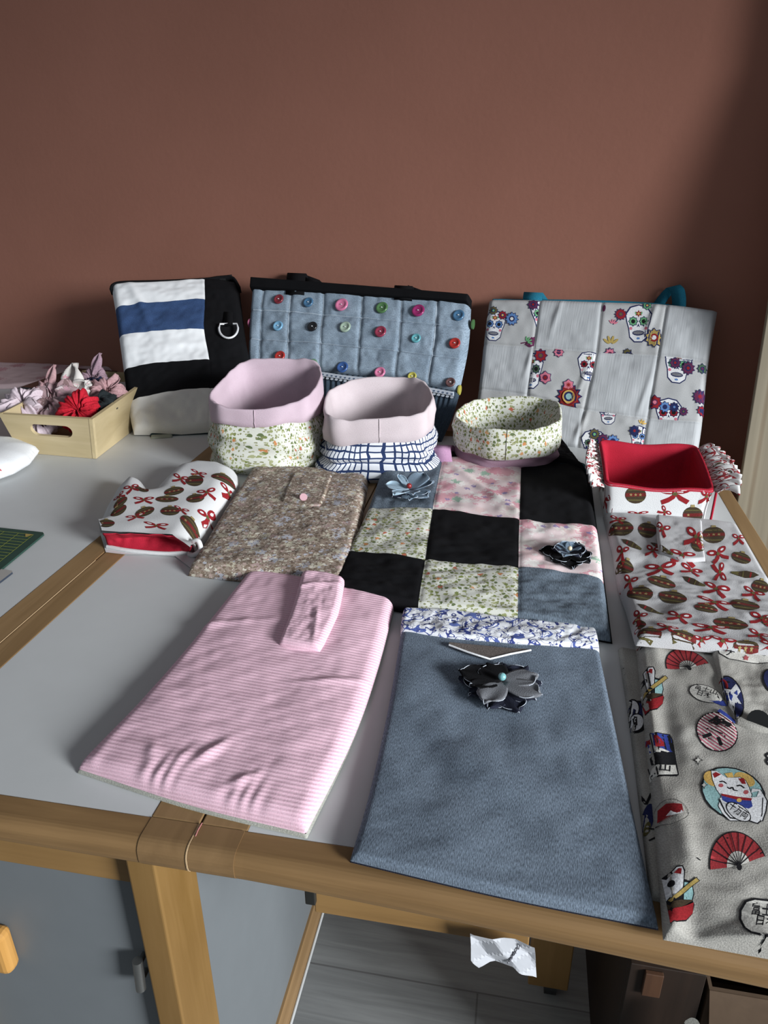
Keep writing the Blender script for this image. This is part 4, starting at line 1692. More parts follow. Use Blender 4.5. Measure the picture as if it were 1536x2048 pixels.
tube(mb, pts, .0021, SILVER, 10, closed=True)
dr_ = mb.build('d_ring', zp)
mb = MB()
pts = [plane_fn(B + n * q, n)(x, y) for x, y, q in ((457, 625, .026), (457, 640, .031), (457, 650, .036), (457, 640, .030), (457, 628, .025))]
ribbon(mb, pts[:3], E_W, .020, BLACK, .0015)
mb.build('ring_tab', zp)
finish(zp)

fc = thing('folded_cloth', 'flat folded dark cloth lying under the striped zip pouch', 'cloth')
p = [T(*q) for q in ((300, 874), (418, 868), (420, 845), (300, 850))]
mb, s = pad([[p[3], p[2]], [p[0], p[1]]], None, Z, .006, cloth('dark_teal_cloth', (.03, .045, .05), .1, 800), nu=40, nv=20, wr=.0006, wl=.02, seed=63, pl2=zf(TOP))
mb.build('cloth_fold', fc)
p = [T(*q) for q in ((302, 878), (345, 875), (345, 862), (302, 864))]
mb, s = pad([[p[3], p[2]], [p[0], p[1]]], None, Z, .0035, cloth('sage_cloth', (.30, .31, .25), .05, 800), nu=20, nv=12, wr=.0004, wl=.02, seed=64, pl2=zf(TOP))
mb.build('cream_corner', fc)
finish(fc)

# ------------------------------------------------------------------ quilted denim tote with buttons
qt = thing('quilted_tote', 'pale quilted denim tote covered in coloured buttons, black band and handles', 'bag')
z2 = lambda X, Y: (480 + X / 3.2, 530 + Y / 3.2)
B = T(883, 883)
rows = [[(510, 570), (655, 580), (800, 592), (943, 605)], [(503, 655), (650, 668), (795, 682), (937, 695)], [(500, 735), (645, 748), (785, 763), (918, 790)]]
GV = [.06, .19, .335, .51, .69, .855]
GH = [.34, .68]


def qx(U, V, X, Y):
    h = 0
    for g in GV:
        h = h - .0032 * np.exp(-((U - g) / .008) ** 2)
    for g in GH:
        h = h - .0032 * np.exp(-((V - g) / .016) ** 2)
    return h


mb, s, n = up_pad(rows, B, (510, 572), .035, .018, DENIML, nu=150, nv=90, wr=.0022, wl=.045, seed=71, er=.012, puff=.006, extra=qx)
QS = s
for g in GV:
    pts = []
    for v in np.linspace(.06, .98, 16):
        i = np.argmin(abs(s.U - g))
        j = np.argmin(abs(s.V - v))
        pts.append(tuple(to_fr(s, s.P[j, i])))
    printit(mb, s, path_polys(pts, .0015, cloth('pale_quilting_thread', (.46, .52, .58), .05, 600)), step=.006)
for g in GH:
    pts = []
    for u in np.linspace(.02, .98, 26):
        i = np.argmin(abs(s.U - u))
        j = np.argmin(abs(s.V - g))
        pts.append(tuple(to_fr(s, s.P[j, i])))
    printit(mb, s, path_polys(pts, .0015, _cache['pale_quilting_thread']), step=.006)
mb.build('quilted_panel', qt)
# black band
rows = [[(510, 565), (655, 577), (800, 589), (944, 602)], [(508, 590), (650, 600), (800, 610), (942, 620)]]
mb, s, n = up_pad(rows, B, (510, 572), .035, .027, BLACK, nu=90, nv=14, wr=.001, wl=.04, seed=72, er=.004)
mb.build('black_band', qt)
# pleated lower part with lace
rows = [[(499, 728), (640, 744), (785, 762), (920, 786)], [(500, 790), (640, 800), (780, 820), (905, 835)], [(505, 860), (640, 865), (770, 875), (883, 884)]]
mb, s, n = up_pad(rows, B, (510, 572), .035, .012, cloth('pleated_dark_denim', (.045, .065, .09), .15, 900, (1., .2)), nu=220, nv=40, wr=.001, wl=.04, seed=73, er=.006,
                  extra=lambda U, V, X, Y: .0032 * (np.abs(((U * 40) % 1) - .5) * 2 - .5))
mb.build('pleated_panel', qt)
mb = MB()
f5 = plane_fn(B + n * .0215, n)
s5 = QS
lp = [(499, 728), (560, 736), (630, 746), (700, 756), (760, 762), (830, 774), (908, 788)]
rows = [[(x, y - 4) for x, y in lp], [(x, y + 5) for x, y in lp]]
LACE = cloth('grey_white_lace', (.42, .45, .50), .08, 500)
mb, s, n = up_pad(rows, B, (510, 572), .035, .002, LACE, nu=90, nv=8, wr=.0002, seed=74, er=.001, lift=.016)
pr = []
for k in range(46):
    x = 499 + (908 - 499) * (k + .5) / 46
    y = np.interp(x, [q[0] for q in lp], [q[1] for q in lp])
    c0 = fpx(s, [(x, y + 1)])[0]
    pr.append((ell(c0[0], c0[1], .0022, .0018, n=8), 'seamblue'))
    c0 = fpx(s, [(x, y + 7)])[0]
    mb.raw([s.O + s.ex * (c0[0] + .0034 * math.cos(a)) + s.ey * (c0[1] + .0022 * math.sin(a)) + s.n * .0015 for a in np.linspace(0, 2 * PI, 10)[:-1]], [tuple(range(9))], LACE)
printit(mb, s, pr, step=.003)
mb.build('lace_trim', qt)
f2 = plane_fn(B + n * .012, n)
for q in ([(590, 590, .022), (591, 572, .018), (592, 556, .008), (594, 548, -.004), (602, 562, -.014)], [(634, 592, -.003), (632, 576, -.007), (628, 563, -.012), (620, 554, -.016)],
          [(806, 600, .022), (806, 584, .016), (807, 573, .002), (812, 582, -.012)], [(843, 600, -.003), (841, 590, -.007), (837, 582, -.012), (832, 578, -.015)]):
    mb = MB()
    pts = [plane_fn(B + n * k, n)(x, y) for x, y, k in q]
    ribbon(mb, pts, unit(E_W + A(0, 0, -.28 if len(q) == 4 and q[0][2] < 0 else 0)), .042 if q[0][0] < 700 else .036, BLACK, .0018)
    mb.build('handle', qt)

BC = {'darkred': (.17, .02, .03), 'blue': (.05, .13, .23), 'pink': (.55, .16, .28), 'green': (.07, .16, .06), 'magenta': (.26, .02, .11), 'lightblue': (.16, .34, .50), 'black': (.01, .01, .012),
      'palegreen': (.30, .38, .30), 'crimson': (.24, .03, .06), 'turquoise': (.11, .34, .38), 'red': (.34, .025, .02), 'green2': (.14, .26, .16), 'royal': (.035, .085, .24), 'yellow': (.42, .38, .08),
      'bronze': (.10, .05, .05), 'white': (.6, .5, .5)}


def button_mesh(name, r, col):
    mb = MB()
    m = plain('button_' + col, BC[col], .25, 0, .5)
    prof = [(0, .0018), (.45, .0018), (.55, .0022), (.66, .0032), (.85, .0036), (.97, .0026), (1., .0012), (.97, 0), (0, 0)]
    n = 24
    P = np.array([[(r * a * math.cos(2 * PI * k / n), r * a * math.sin(2 * PI * k / n), h) for k in range(n)] for a, h in prof])
    mb.grid(P, P[..., :2], m, close_u=True)
    return mb


BT = [(255, 230, 30, 'darkred'), (445, 250, 31, 'blue'), (658, 268, 41, 'pink'), (915, 285, 38, 'green'), (1147, 308, 41, 'magenta'), (1400, 328, 38, 'blue'),
      (252, 400, 31, 'lightblue'), (472, 408, 31, 'black'), (683, 412, 35, 'palegreen'), (908, 443, 37, 'crimson'), (1132, 482, 31, 'turquoise'), (1378, 512, 37, 'red'),
      (262, 592, 33, 'red'), (470, 638, 32, 'green2'), (660, 658, 36, 'royal'), (898, 688, 35, 'pink'), (1105, 717, 29, 'yellow'), (1348, 755, 32, 'bronze')]
s = QS
for k, (X, Y, r, col) in enumerate(BT):
    px = z2(X, Y)
    c0 = fpx(s, [px])[0]
    e0 = fpx(s, [(px[0] + r / 3.2, px[1])])[0]
    rr = math.hypot(e0[0] - c0[0], e0[1] - c0[1])
    W3, ok = to_cloth(s, [c0], .0012)
    mb = button_mesh('button', rr, col)
    M = Matrix(((s.ex[0], s.ey[0], s.n[0], W3[0][0]), (s.ex[1], s.ey[1], s.n[1], W3[0][1]), (s.ex[2], s.ey[2], s.n[2], W3[0][2]), (0, 0, 0, 1)))
    mb.v = [tuple(M @ Vector(v)) for v in mb.v]
    bo = mb.build('button', qt)
    tb = MB()
    q0 = M @ Vector((0, 0, .0030))
    tube(tb, [tuple(M @ Vector((-.0012, 0, .0024))), tuple(M @ Vector((0, 0, .0036))), tuple(M @ Vector((.0012, 0, .0024)))], .0008, WHITE, 6)
    tb.build('thread', bo)
# buttons sewn round the sides
for X, Y, col in ((68, 372, 'pink'), (76, 580, 'white'), (1490, 380, 'green'), (1404, 800, 'yellow')):
    px = z2(X, Y)
    P0 = plane_fn(B + n * .006, n)(*px)
    mb = MB()
    sg = -1 if X < 700 else 1
    tube(mb, [P0 - E_W * sg * .001, P0 + E_W * sg * .0016], .009, plain('button_' + col, BC[col], .25, 0, .5), 16)
    mb.build('button', qt)
finish(qt)

# ------------------------------------------------------------------ sugar skull tote
st = thing('skull_tote', 'white patchwork tote with sugar skull squares and teal handles, against the wall at right', 'bag')
B = T(1393, 915)
z3 = lambda X, Y: (900 + X / 2.56, 560 + Y / 2.56)
rows = [[z3(205, 108), z3(470, 112), z3(785, 122), z3(1112, 135), z3(1368, 166)], [z3(175, 345), z3(440, 368), z3(755, 392), z3(1065, 412), z3(1322, 440)],
        [z3(150, 570), z3(408, 610), z3(695, 682), z3(1012, 725), z3(1290, 742)], [(947, 868), (1045, 885), (1157, 903), (1283, 914), (1394, 915)]]


def stc(u, v):
    i, j = min(3, int(u * 4)), min(2, int(v * 3))
    return LINEN if (i + j) % 2 == 0 else WLIN


WLIN = cloth('white_slubbed_linen', (.41, .42, .43), .025, 420, (1., .05), .0008, big=.03)
LINEN = cloth('soft_white_print_cloth', (.40, .40, .40), .04, 900, big=.04)


def stx(U, V, X, Y):
    h = 0
    for k in (1, 2, 3):
        h = h - .003 * np.exp(-((U - k / 4) / .006) ** 2)
    for k in (1, 2):
        h = h - .003 * np.exp(-((V - k / 3) / .009) ** 2)
    for cx, cy, a in ((.33, .12, .003), (.70, .10, .0035), (.47, .5, .003), (.72, .55, .003), (.24, .42, .003), (.5, .8, .004)):
        h = h + a * np.exp(-(((U - cx) + (V - cy) * .12) / .012) ** 2 - ((V - cy) / .12) ** 2)
    return h


mb, s, n = up_pad(rows, B, (982, 602), .03, .020, LINEN, cellmat=stc, nu=161, nv=121, wr=.0016, wl=.06, seed=81, er=.012, puff=.010, extra=stx)
C3 = s.C


def cellpoly(j, i):
    q = [C3[j, i], C3[j, i + 1], C3[j + 1, i + 1], C3[j + 1, i]]
    return [tuple(to_fr(s, p)) for p in q]


def skull(X, Y, r, cell, g='green', rot=0., ry=None):
    printit(mb, s, at_px(s, m_skull(g), *z3(X, Y), r / 2.56, (ry or r) / 2.56, rot), cellpoly(*cell), step=.003)


def flo(X, Y, r, cell, c1, c2='yellow', k=9, c3='navy'):
    printit(mb, s, at_px(s, m_flower(c1, c2, k, c3), *z3(X, Y), r / 2.56, r / 2.56), cellpoly(*cell), lift=.0011, step=.004)


def lea(X, Y, r, cell, c='olive', rot=0.):
    printit(mb, s, at_px(s, m_leaf(c), *z3(X, Y), r / 2.56, r / 2.56, rot), cellpoly(*cell), lift=.0008, step=.004)


skull(228, 245, 78, (0, 0), 'skyblue', .1)
flo(225, 160, 24, (0, 0), 'olive', 'green')
flo(272, 185, 24, (0, 0), 'red', 'yellow')
flo(320, 205, 36, (0, 0), 'skyblue', 'cream', 11)
skull(478, 190, 82, (0, 0), 'green', -.1)
flo(428, 132, 30, (0, 0), 'plum', 'red', 8)
lea(395, 325, 30, (0, 0), 'green', .9)
printit(mb, s, path_polys(fpx(s, [z3(365, 330), z3(400, 325), z3(425, 300)]), .002, 'plum') + path_polys(fpx(s, [z3(325, 345), z3(350, 355)]), .002, 'navy') + [(fpx(s, [z3(385, 335), z3(435, 295), z3(437, 340), z3(410, 350)]), 'plum')], cellpoly(0, 0))
skull(965, 238, 92, (0, 2), 'green', .02, 98)
flo(875, 182, 32, (0, 2), 'red', 'olive', 12, 'plum')
flo(1045, 305, 50, (0, 2), 'ochre', 'white', 10, 'red')
flo(1010, 135, 26, (0, 2), 'green', 'yellow', 6)
lea(835, 235, 28, (0, 2), 'rose', .2)
printit(mb, s, path_polys(fpx(s, [z3(865, 205), z3(835, 235)]), .0014, 'navy'), cellpoly(0, 2))
lea(825, 340, 48, (0, 2), 'ochre', 0)
flo(820, 385, 32, (0, 2), 'rose', 'red', 10, 'plum')
flo(910, 385, 28, (0, 2), 'olive', 'cream', 8)
printit(mb, s, at_px(s, [(ell(0, 0, 1, 1), 'plum')], *z3(790, 150), 3, 7, .1), cellpoly(0, 2))
skull(420, 480, 80, (1, 1), 'midgreen', .05, 92)
flo(468, 395, 36, (1, 1), 'red', 'olive', 8, 'plum')
flo(492, 508, 34, (1, 1), 'rose', 'red', 6, 'plum')
flo(560, 378, 28, (1, 1), 'rose', 'plum', 8)
skull(712, 455, 78, (1, 1), 'red', .05, 75)
flo(610, 545, 30, (1, 1), 'rose', 'red', 6, 'pinkred')
flo(612, 605, 66, (1, 1), 'red', 'skyblue', 12, 'navy')
printit(mb, s, at_px(s, ring(0, 0, .66, .66, .006, 'yellow') + [(ell(0, 0, .5, .5), 'yellow'), (ell(0, 0, .38, .38), 'navy'), (ell(0, 0, .24, .24), 'teal')], *z3(612, 605), 66 / 2.56, 66 / 2.56), cellpoly(1, 1), lift=.0018)
flo(645, 668, 16, (1, 1), 'navy', 'cream', 6)
skull(1165, 455, 95, (1, 3), 'green', .12, 88)
flo(1218, 458, 36, (1, 3), 'plum', 'red', 10)
flo(1290, 458, 26, (1, 3), 'midgreen', 'plum', 8)
flo(1152, 432, 30, (1, 3), 'plum', 'red', 8)
skull(1118, 700, 90, (1, 3), 'red', .0, 82)
flo(1048, 632, 38, (1, 3), 'red', 'rose', 7, 'plum')
flo(1100, 655, 30, (1, 3), 'skyblue', 'navy', 9)
flo(1148, 655, 26, (1, 3), 'navy', 'skyblue', 9)
flo(1195, 678, 24, (1, 3), 'plum', 'olive', 10)
flo(1278, 600, 38, (1, 3), 'plum', 'red', 12, 'plum')
flo(1290, 670, 28, (1, 3), 'red', 'navy', 9)
skull(812, 690, 66, (2, 2), 'grey', .0, 62)
skull(735, 850, 84, (2, 2), 'midgreen', 0, 70)
flo(742, 795, 30, (2, 2), 'olive', 'green', 9)
flo(785, 822, 32, (2, 2), 'plum', 'red', 9)
flo(835, 830, 34, (2, 2), 'skyblue', 'navy', 10)
skull(965, 815, 60, (2, 2), 'skyblue', .1, 58)
flo(945, 778, 28, (2, 2), 'navy', 'red', 8)
lea(980, 745, 26, (2, 2), 'yellow', .4)
flo(700, 890, 40, (2, 2), 'navy', 'green', 8, 'black')
mb.build('patchwork_front', st)
rows = [[(985, 598), (1080, 599), (1205, 601), (1330, 608), (1425, 622)], [(950, 868), (1045, 883), (1160, 900), (1285, 911), (1390, 912)]]
mb, s2, n = up_pad(rows, B, (982, 602), .03, .004, TEAL, nu=50, nv=40, wr=.0005, seed=83, lift=-.006)
mb.build('teal_lining', st)
for q, wd in (([(1065, 604, .010), (1065, 595, .012), (1066, 588, .006), (1068, 587, -.002), (1078, 600, -.010)], .034),
              ([(1357, 622, .003), (1358, 600, .007), (1354, 580, .010), (1345, 574, .002), (1332, 588, -.010), (1315, 612, -.012)], .026)):
    mb = MB()
    pts = [plane_fn(B + n * k, n)(x, y) for x, y, k in q]
    ribbon(mb, pts, E_W if wd > .03 else unit(E_W * .75 + n * .6), wd, TEAL, .0014)
    mb.build('handle', st)
mb = MB()
pts = [zf(TOP + .012)(x, y) for x, y in ((1120, 938), (1160, 936), (1180, 945))]
ribbon(mb, pts, A(0, .9, .4), .022, cloth('dark_teal_strap', (.006, .05, .065), .1, 700), .0016)
mb.build('handle', st)
finish(st)


# ================================================================== fabric bins
def fabric_bin(name, label, cx, cy, hw, hd, rot, rim, cuff, body_m, cuff_m, seed, bulge=1.03, ex=3.2, base=1.06, inner_m=None, zb=TOP, fold=.004, cuffsw=1.05, slump=None):
    th = thing(name, label, 'basket')
    N = 96
    ang = np.linspace(0, 2 * PI, N, endpoint=False)
    c, q = math.cos(rot), math.sin(rot)
    C = np.sign(np.cos(ang)) * np.abs(np.cos(ang)) ** (2 / ex)
    S = np.sign(np.sin(ang)) * np.abs(np.sin(ang)) ** (2 / ex)
    ph = seed * 1.7

    def loop(sc, z, wob=1., dx=0., dy=0.):
        w = 1 + .018 * wob * np.sin(3 * ang + ph) + .014 * wob * np.sin(5 * ang + 2 * ph) + .008 * wob * np.sin(9 * ang + ph)
        x, y = hw * sc * C * w, hd * sc * S * w
        return np.stack([cx + dx + x * c - y * q, cy + dy + x * q + y * c, z + 0 * ang], -1)
    zr = rim(ang) + .0010 * np.sin(6 * ang + ph) + .0016 * np.abs(np.sin(4 * ang + ph * .5)) + .0006 * np.sin(17 * ang)
    zc = cuff(ang) + .0016 * np.sin(7 * ang + 2 * ph)
    per = 3.8 * (hw + hd)

    def uvs(P):
        u = np.concatenate([ang / (2 * PI) * per])
        return np.stack([np.broadcast_to(u, P.shape[:2]), P[..., 2] + P[..., 1] * 0], -1)
    # body
    L = []
    for k, t in enumerate(np.linspace(0, 1, 26)):
        z = zb + (zc + .006 - zb) * t
        sc = base + (bulge - base) * t + .05 * math.sin(PI * t) - (.045 * max(0, 1 - t * 9))
        P = loop(sc, z, 1 + .5 * math.sin(PI * t))
        nz = fold * (vnoise(ang / (2 * PI) * 14 + 3 * t, np.full(N, t * 4.), seed) + .6 * np.sin(ang * 4 + 8 * t + ph) * math.sin(PI * t))
        if slump:
            nz = nz + slump * np.exp(-((t - .42) / .09) ** 2) * (-1) + slump * .8 * np.exp(-((t - .2) / .12) ** 2)
        d = np.stack([np.cos(ang + rot), np.sin(ang + rot), 0 * ang], -1)
        L.append(P + d * nz[:, None])
    P = np.array(L)
    mb = MB()
    UV = uvs(P)
    bi = mb.grid(np.concatenate([P, P[:, :1]], 1), np.concatenate([UV, UV[:, :1] + A(per, 0)], 1), body_m)
    mb.raw([tuple(p) for p in P[0]], [tuple(range(N))[::-1]], body_m)
    mb.build('body', th)
    # folded cuff, rolling over the rim and down inside
    L = []
    hh = zr - zc
    prof = [(bulge * cuffsw * .985, .0, 0), (bulge * cuffsw, .03, 0), (bulge * cuffsw + .012, .3, 0), (bulge * cuffsw + .006, .65, 0), (bulge * cuffsw - .006, .90, 0), (bulge * cuffsw - .022, .985, 0), (bulge * cuffsw - .045, 1.0, 0),
            (bulge * cuffsw - .07, .97, 0), (bulge * cuffsw - .082, .8, 0)]
    for sc, f, _ in prof:
        P = loop(sc, zc + hh * f, 1.2)
        d = np.stack([np.cos(ang + rot), np.sin(ang + rot), 0 * ang], -1)
        P = P + d * (.0038 * vnoise(ang * 3.1, np.full(N, f * 3), seed + 9) * np.sin(PI * max(.1, f)))[:, None]
        L.append(P)
    zi = zc + hh * .8
    for t in np.linspace(.1, 1, 14):
        z = zi + (zb + .006 - zi) * t
        P = loop((bulge * cuffsw - .082) * (1 - t) + (base - (.26 if slump else .16)) * t, z, 1.)
        d = np.stack([np.cos(ang + rot), np.sin(ang + rot), 0 * ang], -1)
        L.append(P - d * (.0060 * (1 + vnoise(ang / (2 * PI) * 16, np.full(N, t * 2.5), seed + 4)) * math.sin(PI * t * .9))[:, None])
    P = np.array(L)
    UV = uvs(P)
    mb = MB()
    mb.grid(np.concatenate([P, P[:, :1]], 1), np.concatenate([UV, UV[:, :1] + A(per, 0)], 1), cuff_m)
    mb.raw([tuple(p) for p in P[-1]], [tuple(range(N))], inner_m or cuff_m)
    cu = mb.build('folded_cuff', th, merge=True)
    i0 = int(np.argmin(np.abs(((ang + PI / 2 + PI) % (2 * PI)) - PI)))
    mb = MB()
    tube(mb, [np.array(P[k][i0]) + A(0, -.0006, 0) for k in range(1, 6)], .0007, cuff_m, 6)
    mb.build('seam', cu)
    return th, loop


b1, lp = fabric_bin('fabric_basket', 'lilac cuffed fabric basket with a green floral body, left of the navy grid one', -.400, 1.114, .083, .084, .08,
                    lambda a: .866 + .020 * np.sin(a) + .005 * np.cos(a), lambda a: .813 + .003 * np.cos(a) - .006 * np.sin(a) + .004 * np.abs(np.cos(a)), GREENFL, LILAC, 1, bulge=.99, base=1.10, fold=.004)
finish(b1)
b2, lp = fabric_bin('fabric_basket', 'pale pink cuffed fabric basket with a slumped navy and white grid body', -.219, 1.112, .084, .078, .22,
                    lambda a: .849 + .007 * np.cos(a) + .012 * np.sin(a), lambda a: .803 + .008 * np.cos(a) + .004 * np.sin(a), GRIDC, PINKW, 2, bulge=.98, base=1.14, fold=.006, slump=.010)
finish(b2)
b3, lp = fabric_bin('fabric_basket', 'low mauve fabric basket with a wide green floral cuff, behind the patchwork tote', -.014, 1.152, .080, .072, .0,
                    lambda a: .823 + .005 * np.cos(a) + .006 * np.sin(a), lambda a: .781 + .004 * np.cos(a) + .010 * np.sin(a), MAUVE, GREENFL, 3, bulge=.97, base=.90, ex=2.5, fold=.005, cuffsw=1.09)
finish(b3)

# ------------------------------------------------------------------ festive basket with frilled ends
xb = thing('festive_basket', 'red lined basket with white bauble print and frilled ends, at the right', 'basket')
z6 = x6
y0, y1 = .948, 1.085
zt, zb_ = .7885, TOP
xl, xr = .120, .258
N = 24


def rr_loop(x0, x1, y0, y1, z, r, n=7):
    P = []
    for cx, cy, a0 in ((x1 - r, y0 + r, -PI / 2), (x1 - r, y1 - r, 0), (x0 + r, y1 - r, PI / 2), (x0 + r, y0 + r, PI)):
        for k in range(n):
            a = a0 + PI / 2 * k / (n - 1)
            P.append((cx + r * math.cos(a), cy + r * math.sin(a), z))
    # densify the straight runs
    Q = []
    for i in range(len(P)):
        a, b_ = np.array(P[i]), np.array(P[(i + 1) % len(P)])
        k = max(1, int(np.linalg.norm(b_ - a) / .006))
        Q += [a + (b_ - a) * t / k for t in range(k)]
    return np.array(Q)


def tilt(P):
    """the back rim stands a little higher and rounder than the front"""
    P = P.copy()
    f = np.clip((P[:, 1] - y0) / (y1 - y0), 0, 1)
    P[:, 2] += (P[:, 2] - TOP) / (zt - TOP) * (.016 * f + .004 * np.sin(f * PI) + .002 * np.sin(P[:, 0] * 60))
    return P


L = []
for t in np.linspace(0, 1, 12):
    g = .004 * (1 - t) + .0015 * math.sin(PI * t)
    L.append(tilt(rr_loop(xl + g, xr - g, y0 + g * .5, y1 - g, zb_ + (zt - zb_) * t, .010)))
m_ = min(len(q) for q in L)
L = [q[np.linspace(0, len(q) - 1, m_).astype(int)] for q in L]
P = np.array(L)
mb = MB()
per = np.arange(m_) * .0062
UV = np.stack([np.broadcast_to(per, P.shape[:2]), P[..., 2]], -1)
mb.grid(P, UV, XMAS, close_u=True)
mb.raw([tuple(p) for p in P[0]], [tuple(range(m_))[::-1]], XMAS)
s = make_surf(A(xl, y0, TOP), A(1, 0, 0), A(0, -1, 0), mb, plane_fn((0, y0, 0), (0, -1, 0)))
its = [('b', *z6(510, 505), 21, 20, 0), ('w', *z6(815, 500), 32, 24, 0), ('w', *z6(1060, 520), 14, 22, .3), ('b', *z6(955, 665), 20, 19, 0), ('w', *z6(735, 640), 12, 13, .8),
       ('b', *z6(700, 450), 10, 8, 0), ('w', *z6(530, 655), 20, 8, 0)]
xmas_print(mb, s, its)
s = make_surf(A(xl, y1, TOP), A(0, -1, 0), A(-1, 0, 0), mb, plane_fn((xl, 0, 0), (-1, 0, 0)))
for k in range(4):
    printit(mb, s, at_m(m_bow() if k % 2 else m_bauble(), .02 + .035 * k, .028 + .006 * (-1) ** k, .013, .5 * k))
mb.build('body', xb)
L = []
for t, ins, zz in ((0, -.0006, zt - .002), (1, .0005, zt + .0012), (2, .003, zt + .0014), (3, .006, zt - .003)):
    L.append(tilt(rr_loop(xl + ins, xr - ins, y0 + ins, y1 - ins, zz, .010)))
for t in np.linspace(.15, 1, 8):
    ins = .006 + .006 * t
    L.append(tilt(rr_loop(xl + ins, xr - ins, y0 + ins, y1 - ins, zt - .003 + (TOP + .004 - zt) * t, .010)))
m_ = min(len(q) for q in L)
L = [q[np.linspace(0, len(q) - 1, m_).astype(int)] for q in L]
P = np.array(L)
mb = MB()
mb.grid(P, P[..., [0, 2]], REDC, close_u=True)
mb.raw([tuple(p) for p in P[-1]], [tuple(range(m_))], REDC)
mb.build('red_lining', xb, merge=True)
mb = MB()
tube(mb, [A(xr + .0005, y0 - .001, TOP + .002), A(xr + .001, y0 - .001, zt)], .0016, REDC, 8)
mb.build('red_piping', xb)
# frills: two gathered strips along the ends
FRILL = NT('white_red_frill_cloth')
nz = FRILL.noise(FRILL.uv(), 38., 2., .5, 1.4)
FRILL.color(FRILL.ramp(nz, [(0, (.60, .59, .58)), (.50, (.26, .03, .035)), (.57, (.60, .59, .58)), (.66, (.07, .05, .03)), (.74, (.60, .58, .56))], True))
for sg, x_ in ((-1, xl), (1, xr)):
    mb = MB()
    nu, nv = 150, 9
    P = np.zeros((nv, nu, 3))
    UV = np.zeros((nv, nu, 2))
    for i in range(nu):
        t = i / (nu - 1)
        y = y0 + .001 + (y1 - y0 - .002) * t
        f = (y - y0) / (y1 - y0)
        ztop = zt + .016 * f + .004 * math.sin(PI * f)
        for j in range(nv):
            q = j / (nv - 1)
            am = .0065 * q * (1 + .3 * math.sin(i * .37))
            w1 = math.sin(i * .40 + .8 * math.sin(i * .11 + sg))
            out = (.034 if sg > 0 else .022) * q * (.55 + .45 * math.sin(PI * min(1, .12 + t * .9)))
            P[j, i] = (x_ + sg * (.001 + out), y + am * .8 * math.cos(i * .40) - .012 * q * (1 if sg > 0 else .6), ztop - .003 + (.010 if sg > 0 else .004) * math.sin(q * 2.2) + am * w1)
            UV[j, i] = (t * .42, q * .035)
    mb.grid(P, UV, FRILL.mat)
    mb.build('frill', xb, solid=.0009)
finish(xb)

# ================================================================== bamboo box and its scrunchies
BAMBOO = wood('pale_bamboo', (.42, .33, .18), (.52, .42, .25), 'x', 1., .5, 38.)
BAMBOOY = wood('pale_bamboo_side', (.42, .33, .18), (.52, .42, .25), 'y', 1., .5, 38.)
tr = thing('bamboo_box', 'tapered bamboo storage box with cut out handle, full of scrunchies', 'box')
rim_ = [A(-.849, 1.048, .811), A(-.677, 1.045, .811), A(-.716, 1.352, .811), A(-.878, 1.355, .811)]
bas = [A(-.833, 1.060, TOP), A(-.687, 1.052, TOP), A(-.714, 1.336, TOP), A(-.860, 1.340, TOP)]


def wall_panel(a, b_, c_, d, th, slot, mat, name):
    """tapered board a-b (bottom) d-c (top) with thickness inwards, optional stadium slot (u0,u1,v0,v1)"""
    n = unit(np.cross(b_ - a, d - a))
    quad = [(0, 0), (1, 0), (1, 1), (0, 1)]

    def mp(u, v):
        return (a * (1 - u) + b_ * u) * (1 - v) + (d * (1 - u) + c_ * u) * v
    mb = MB()
    W_ = np.linalg.norm(b_ - a)
    H_ = np.linalg.norm(d - a)
    if slot:
        u0, u1, v0, v1 = slot
        hv = (v1 - v0) / 2
        hu = hv * H_ / W_
        sl = []
        for k in range(13):
            an = -PI / 2 + PI * k / 12
            sl.append((u1 - hu + hu * math.cos(an), (v0 + v1) / 2 + hv * math.sin(an)))
        for k in range(13):
            an = PI / 2 + PI * k / 12
            sl.append((u0 + hu + hu * math.cos(an), (v0 + v1) / 2 + hv * math.sin(an)))
        V = [Vector(p) for p in quad + sl]
        n1, n2 = 4, len(sl)
        ed = [(i, (i + 1) % 4) for i in range(4)] + [(4 + i, 4 + (i + 1) % n2) for i in range(n2)]
        r = delaunay_2d_cdt(V, ed, [], 0, 1e-7)
        pts = [tuple(p) for p in r[0]]
        F = []
        for f in r[2]:
            cc = np.mean([pts[i] for i in f], axis=0)
            if not inside(sl, np.array([cc]))[0]:
                F.append(tuple(f))
        loops = [quad, sl]
    else:
        pts, F, loops = quad, [(0, 1, 2, 3)], [quad]
    mb.raw([mp(*p) for p in pts], F, mat)
    mb.raw([mp(*p) - n * th for p in pts], [f[::-1] for f in F], mat)
    for k, lo in enumerate(loops):
        m_ = len(lo)
        o_ = [mp(*p) for p in lo]
        i_ = [mp(*p) - n * th for p in lo]
        fs = [(i, i + m_, (i + 1) % m_ + m_, (i + 1) % m_) for i in range(m_)]
        if k == 1:
            fs = [f[::-1] for f in fs]
        mb.raw(o_ + i_, fs, mat)
    return mb.build(name, tr, smooth=False)


wall_panel(bas[0], bas[1], rim_[1], rim_[0], .006, (.285, .76, .50, .79), BAMBOO, 'front_panel')
wall_panel(bas[1], bas[2], rim_[2], rim_[1], .006, None, BAMBOOY, 'side_panel')
wall_panel(bas[2], bas[3], rim_[3], rim_[2], .006, (.27, .73, .48, .74), BAMBOO, 'back_panel')
wall_panel(bas[3], bas[0], rim_[0], rim_[3], .006, None, BAMBOOY, 'side_panel')
mb = MB()
mb.raw([p + A(0, 0, .001) for p in bas] + [p + A(0, 0, .006) for p in bas], [(3, 2, 1, 0), (4, 5, 6, 7)], BAMBOO)
mb.build('bottom_panel', tr, smooth=False)
finish(tr)

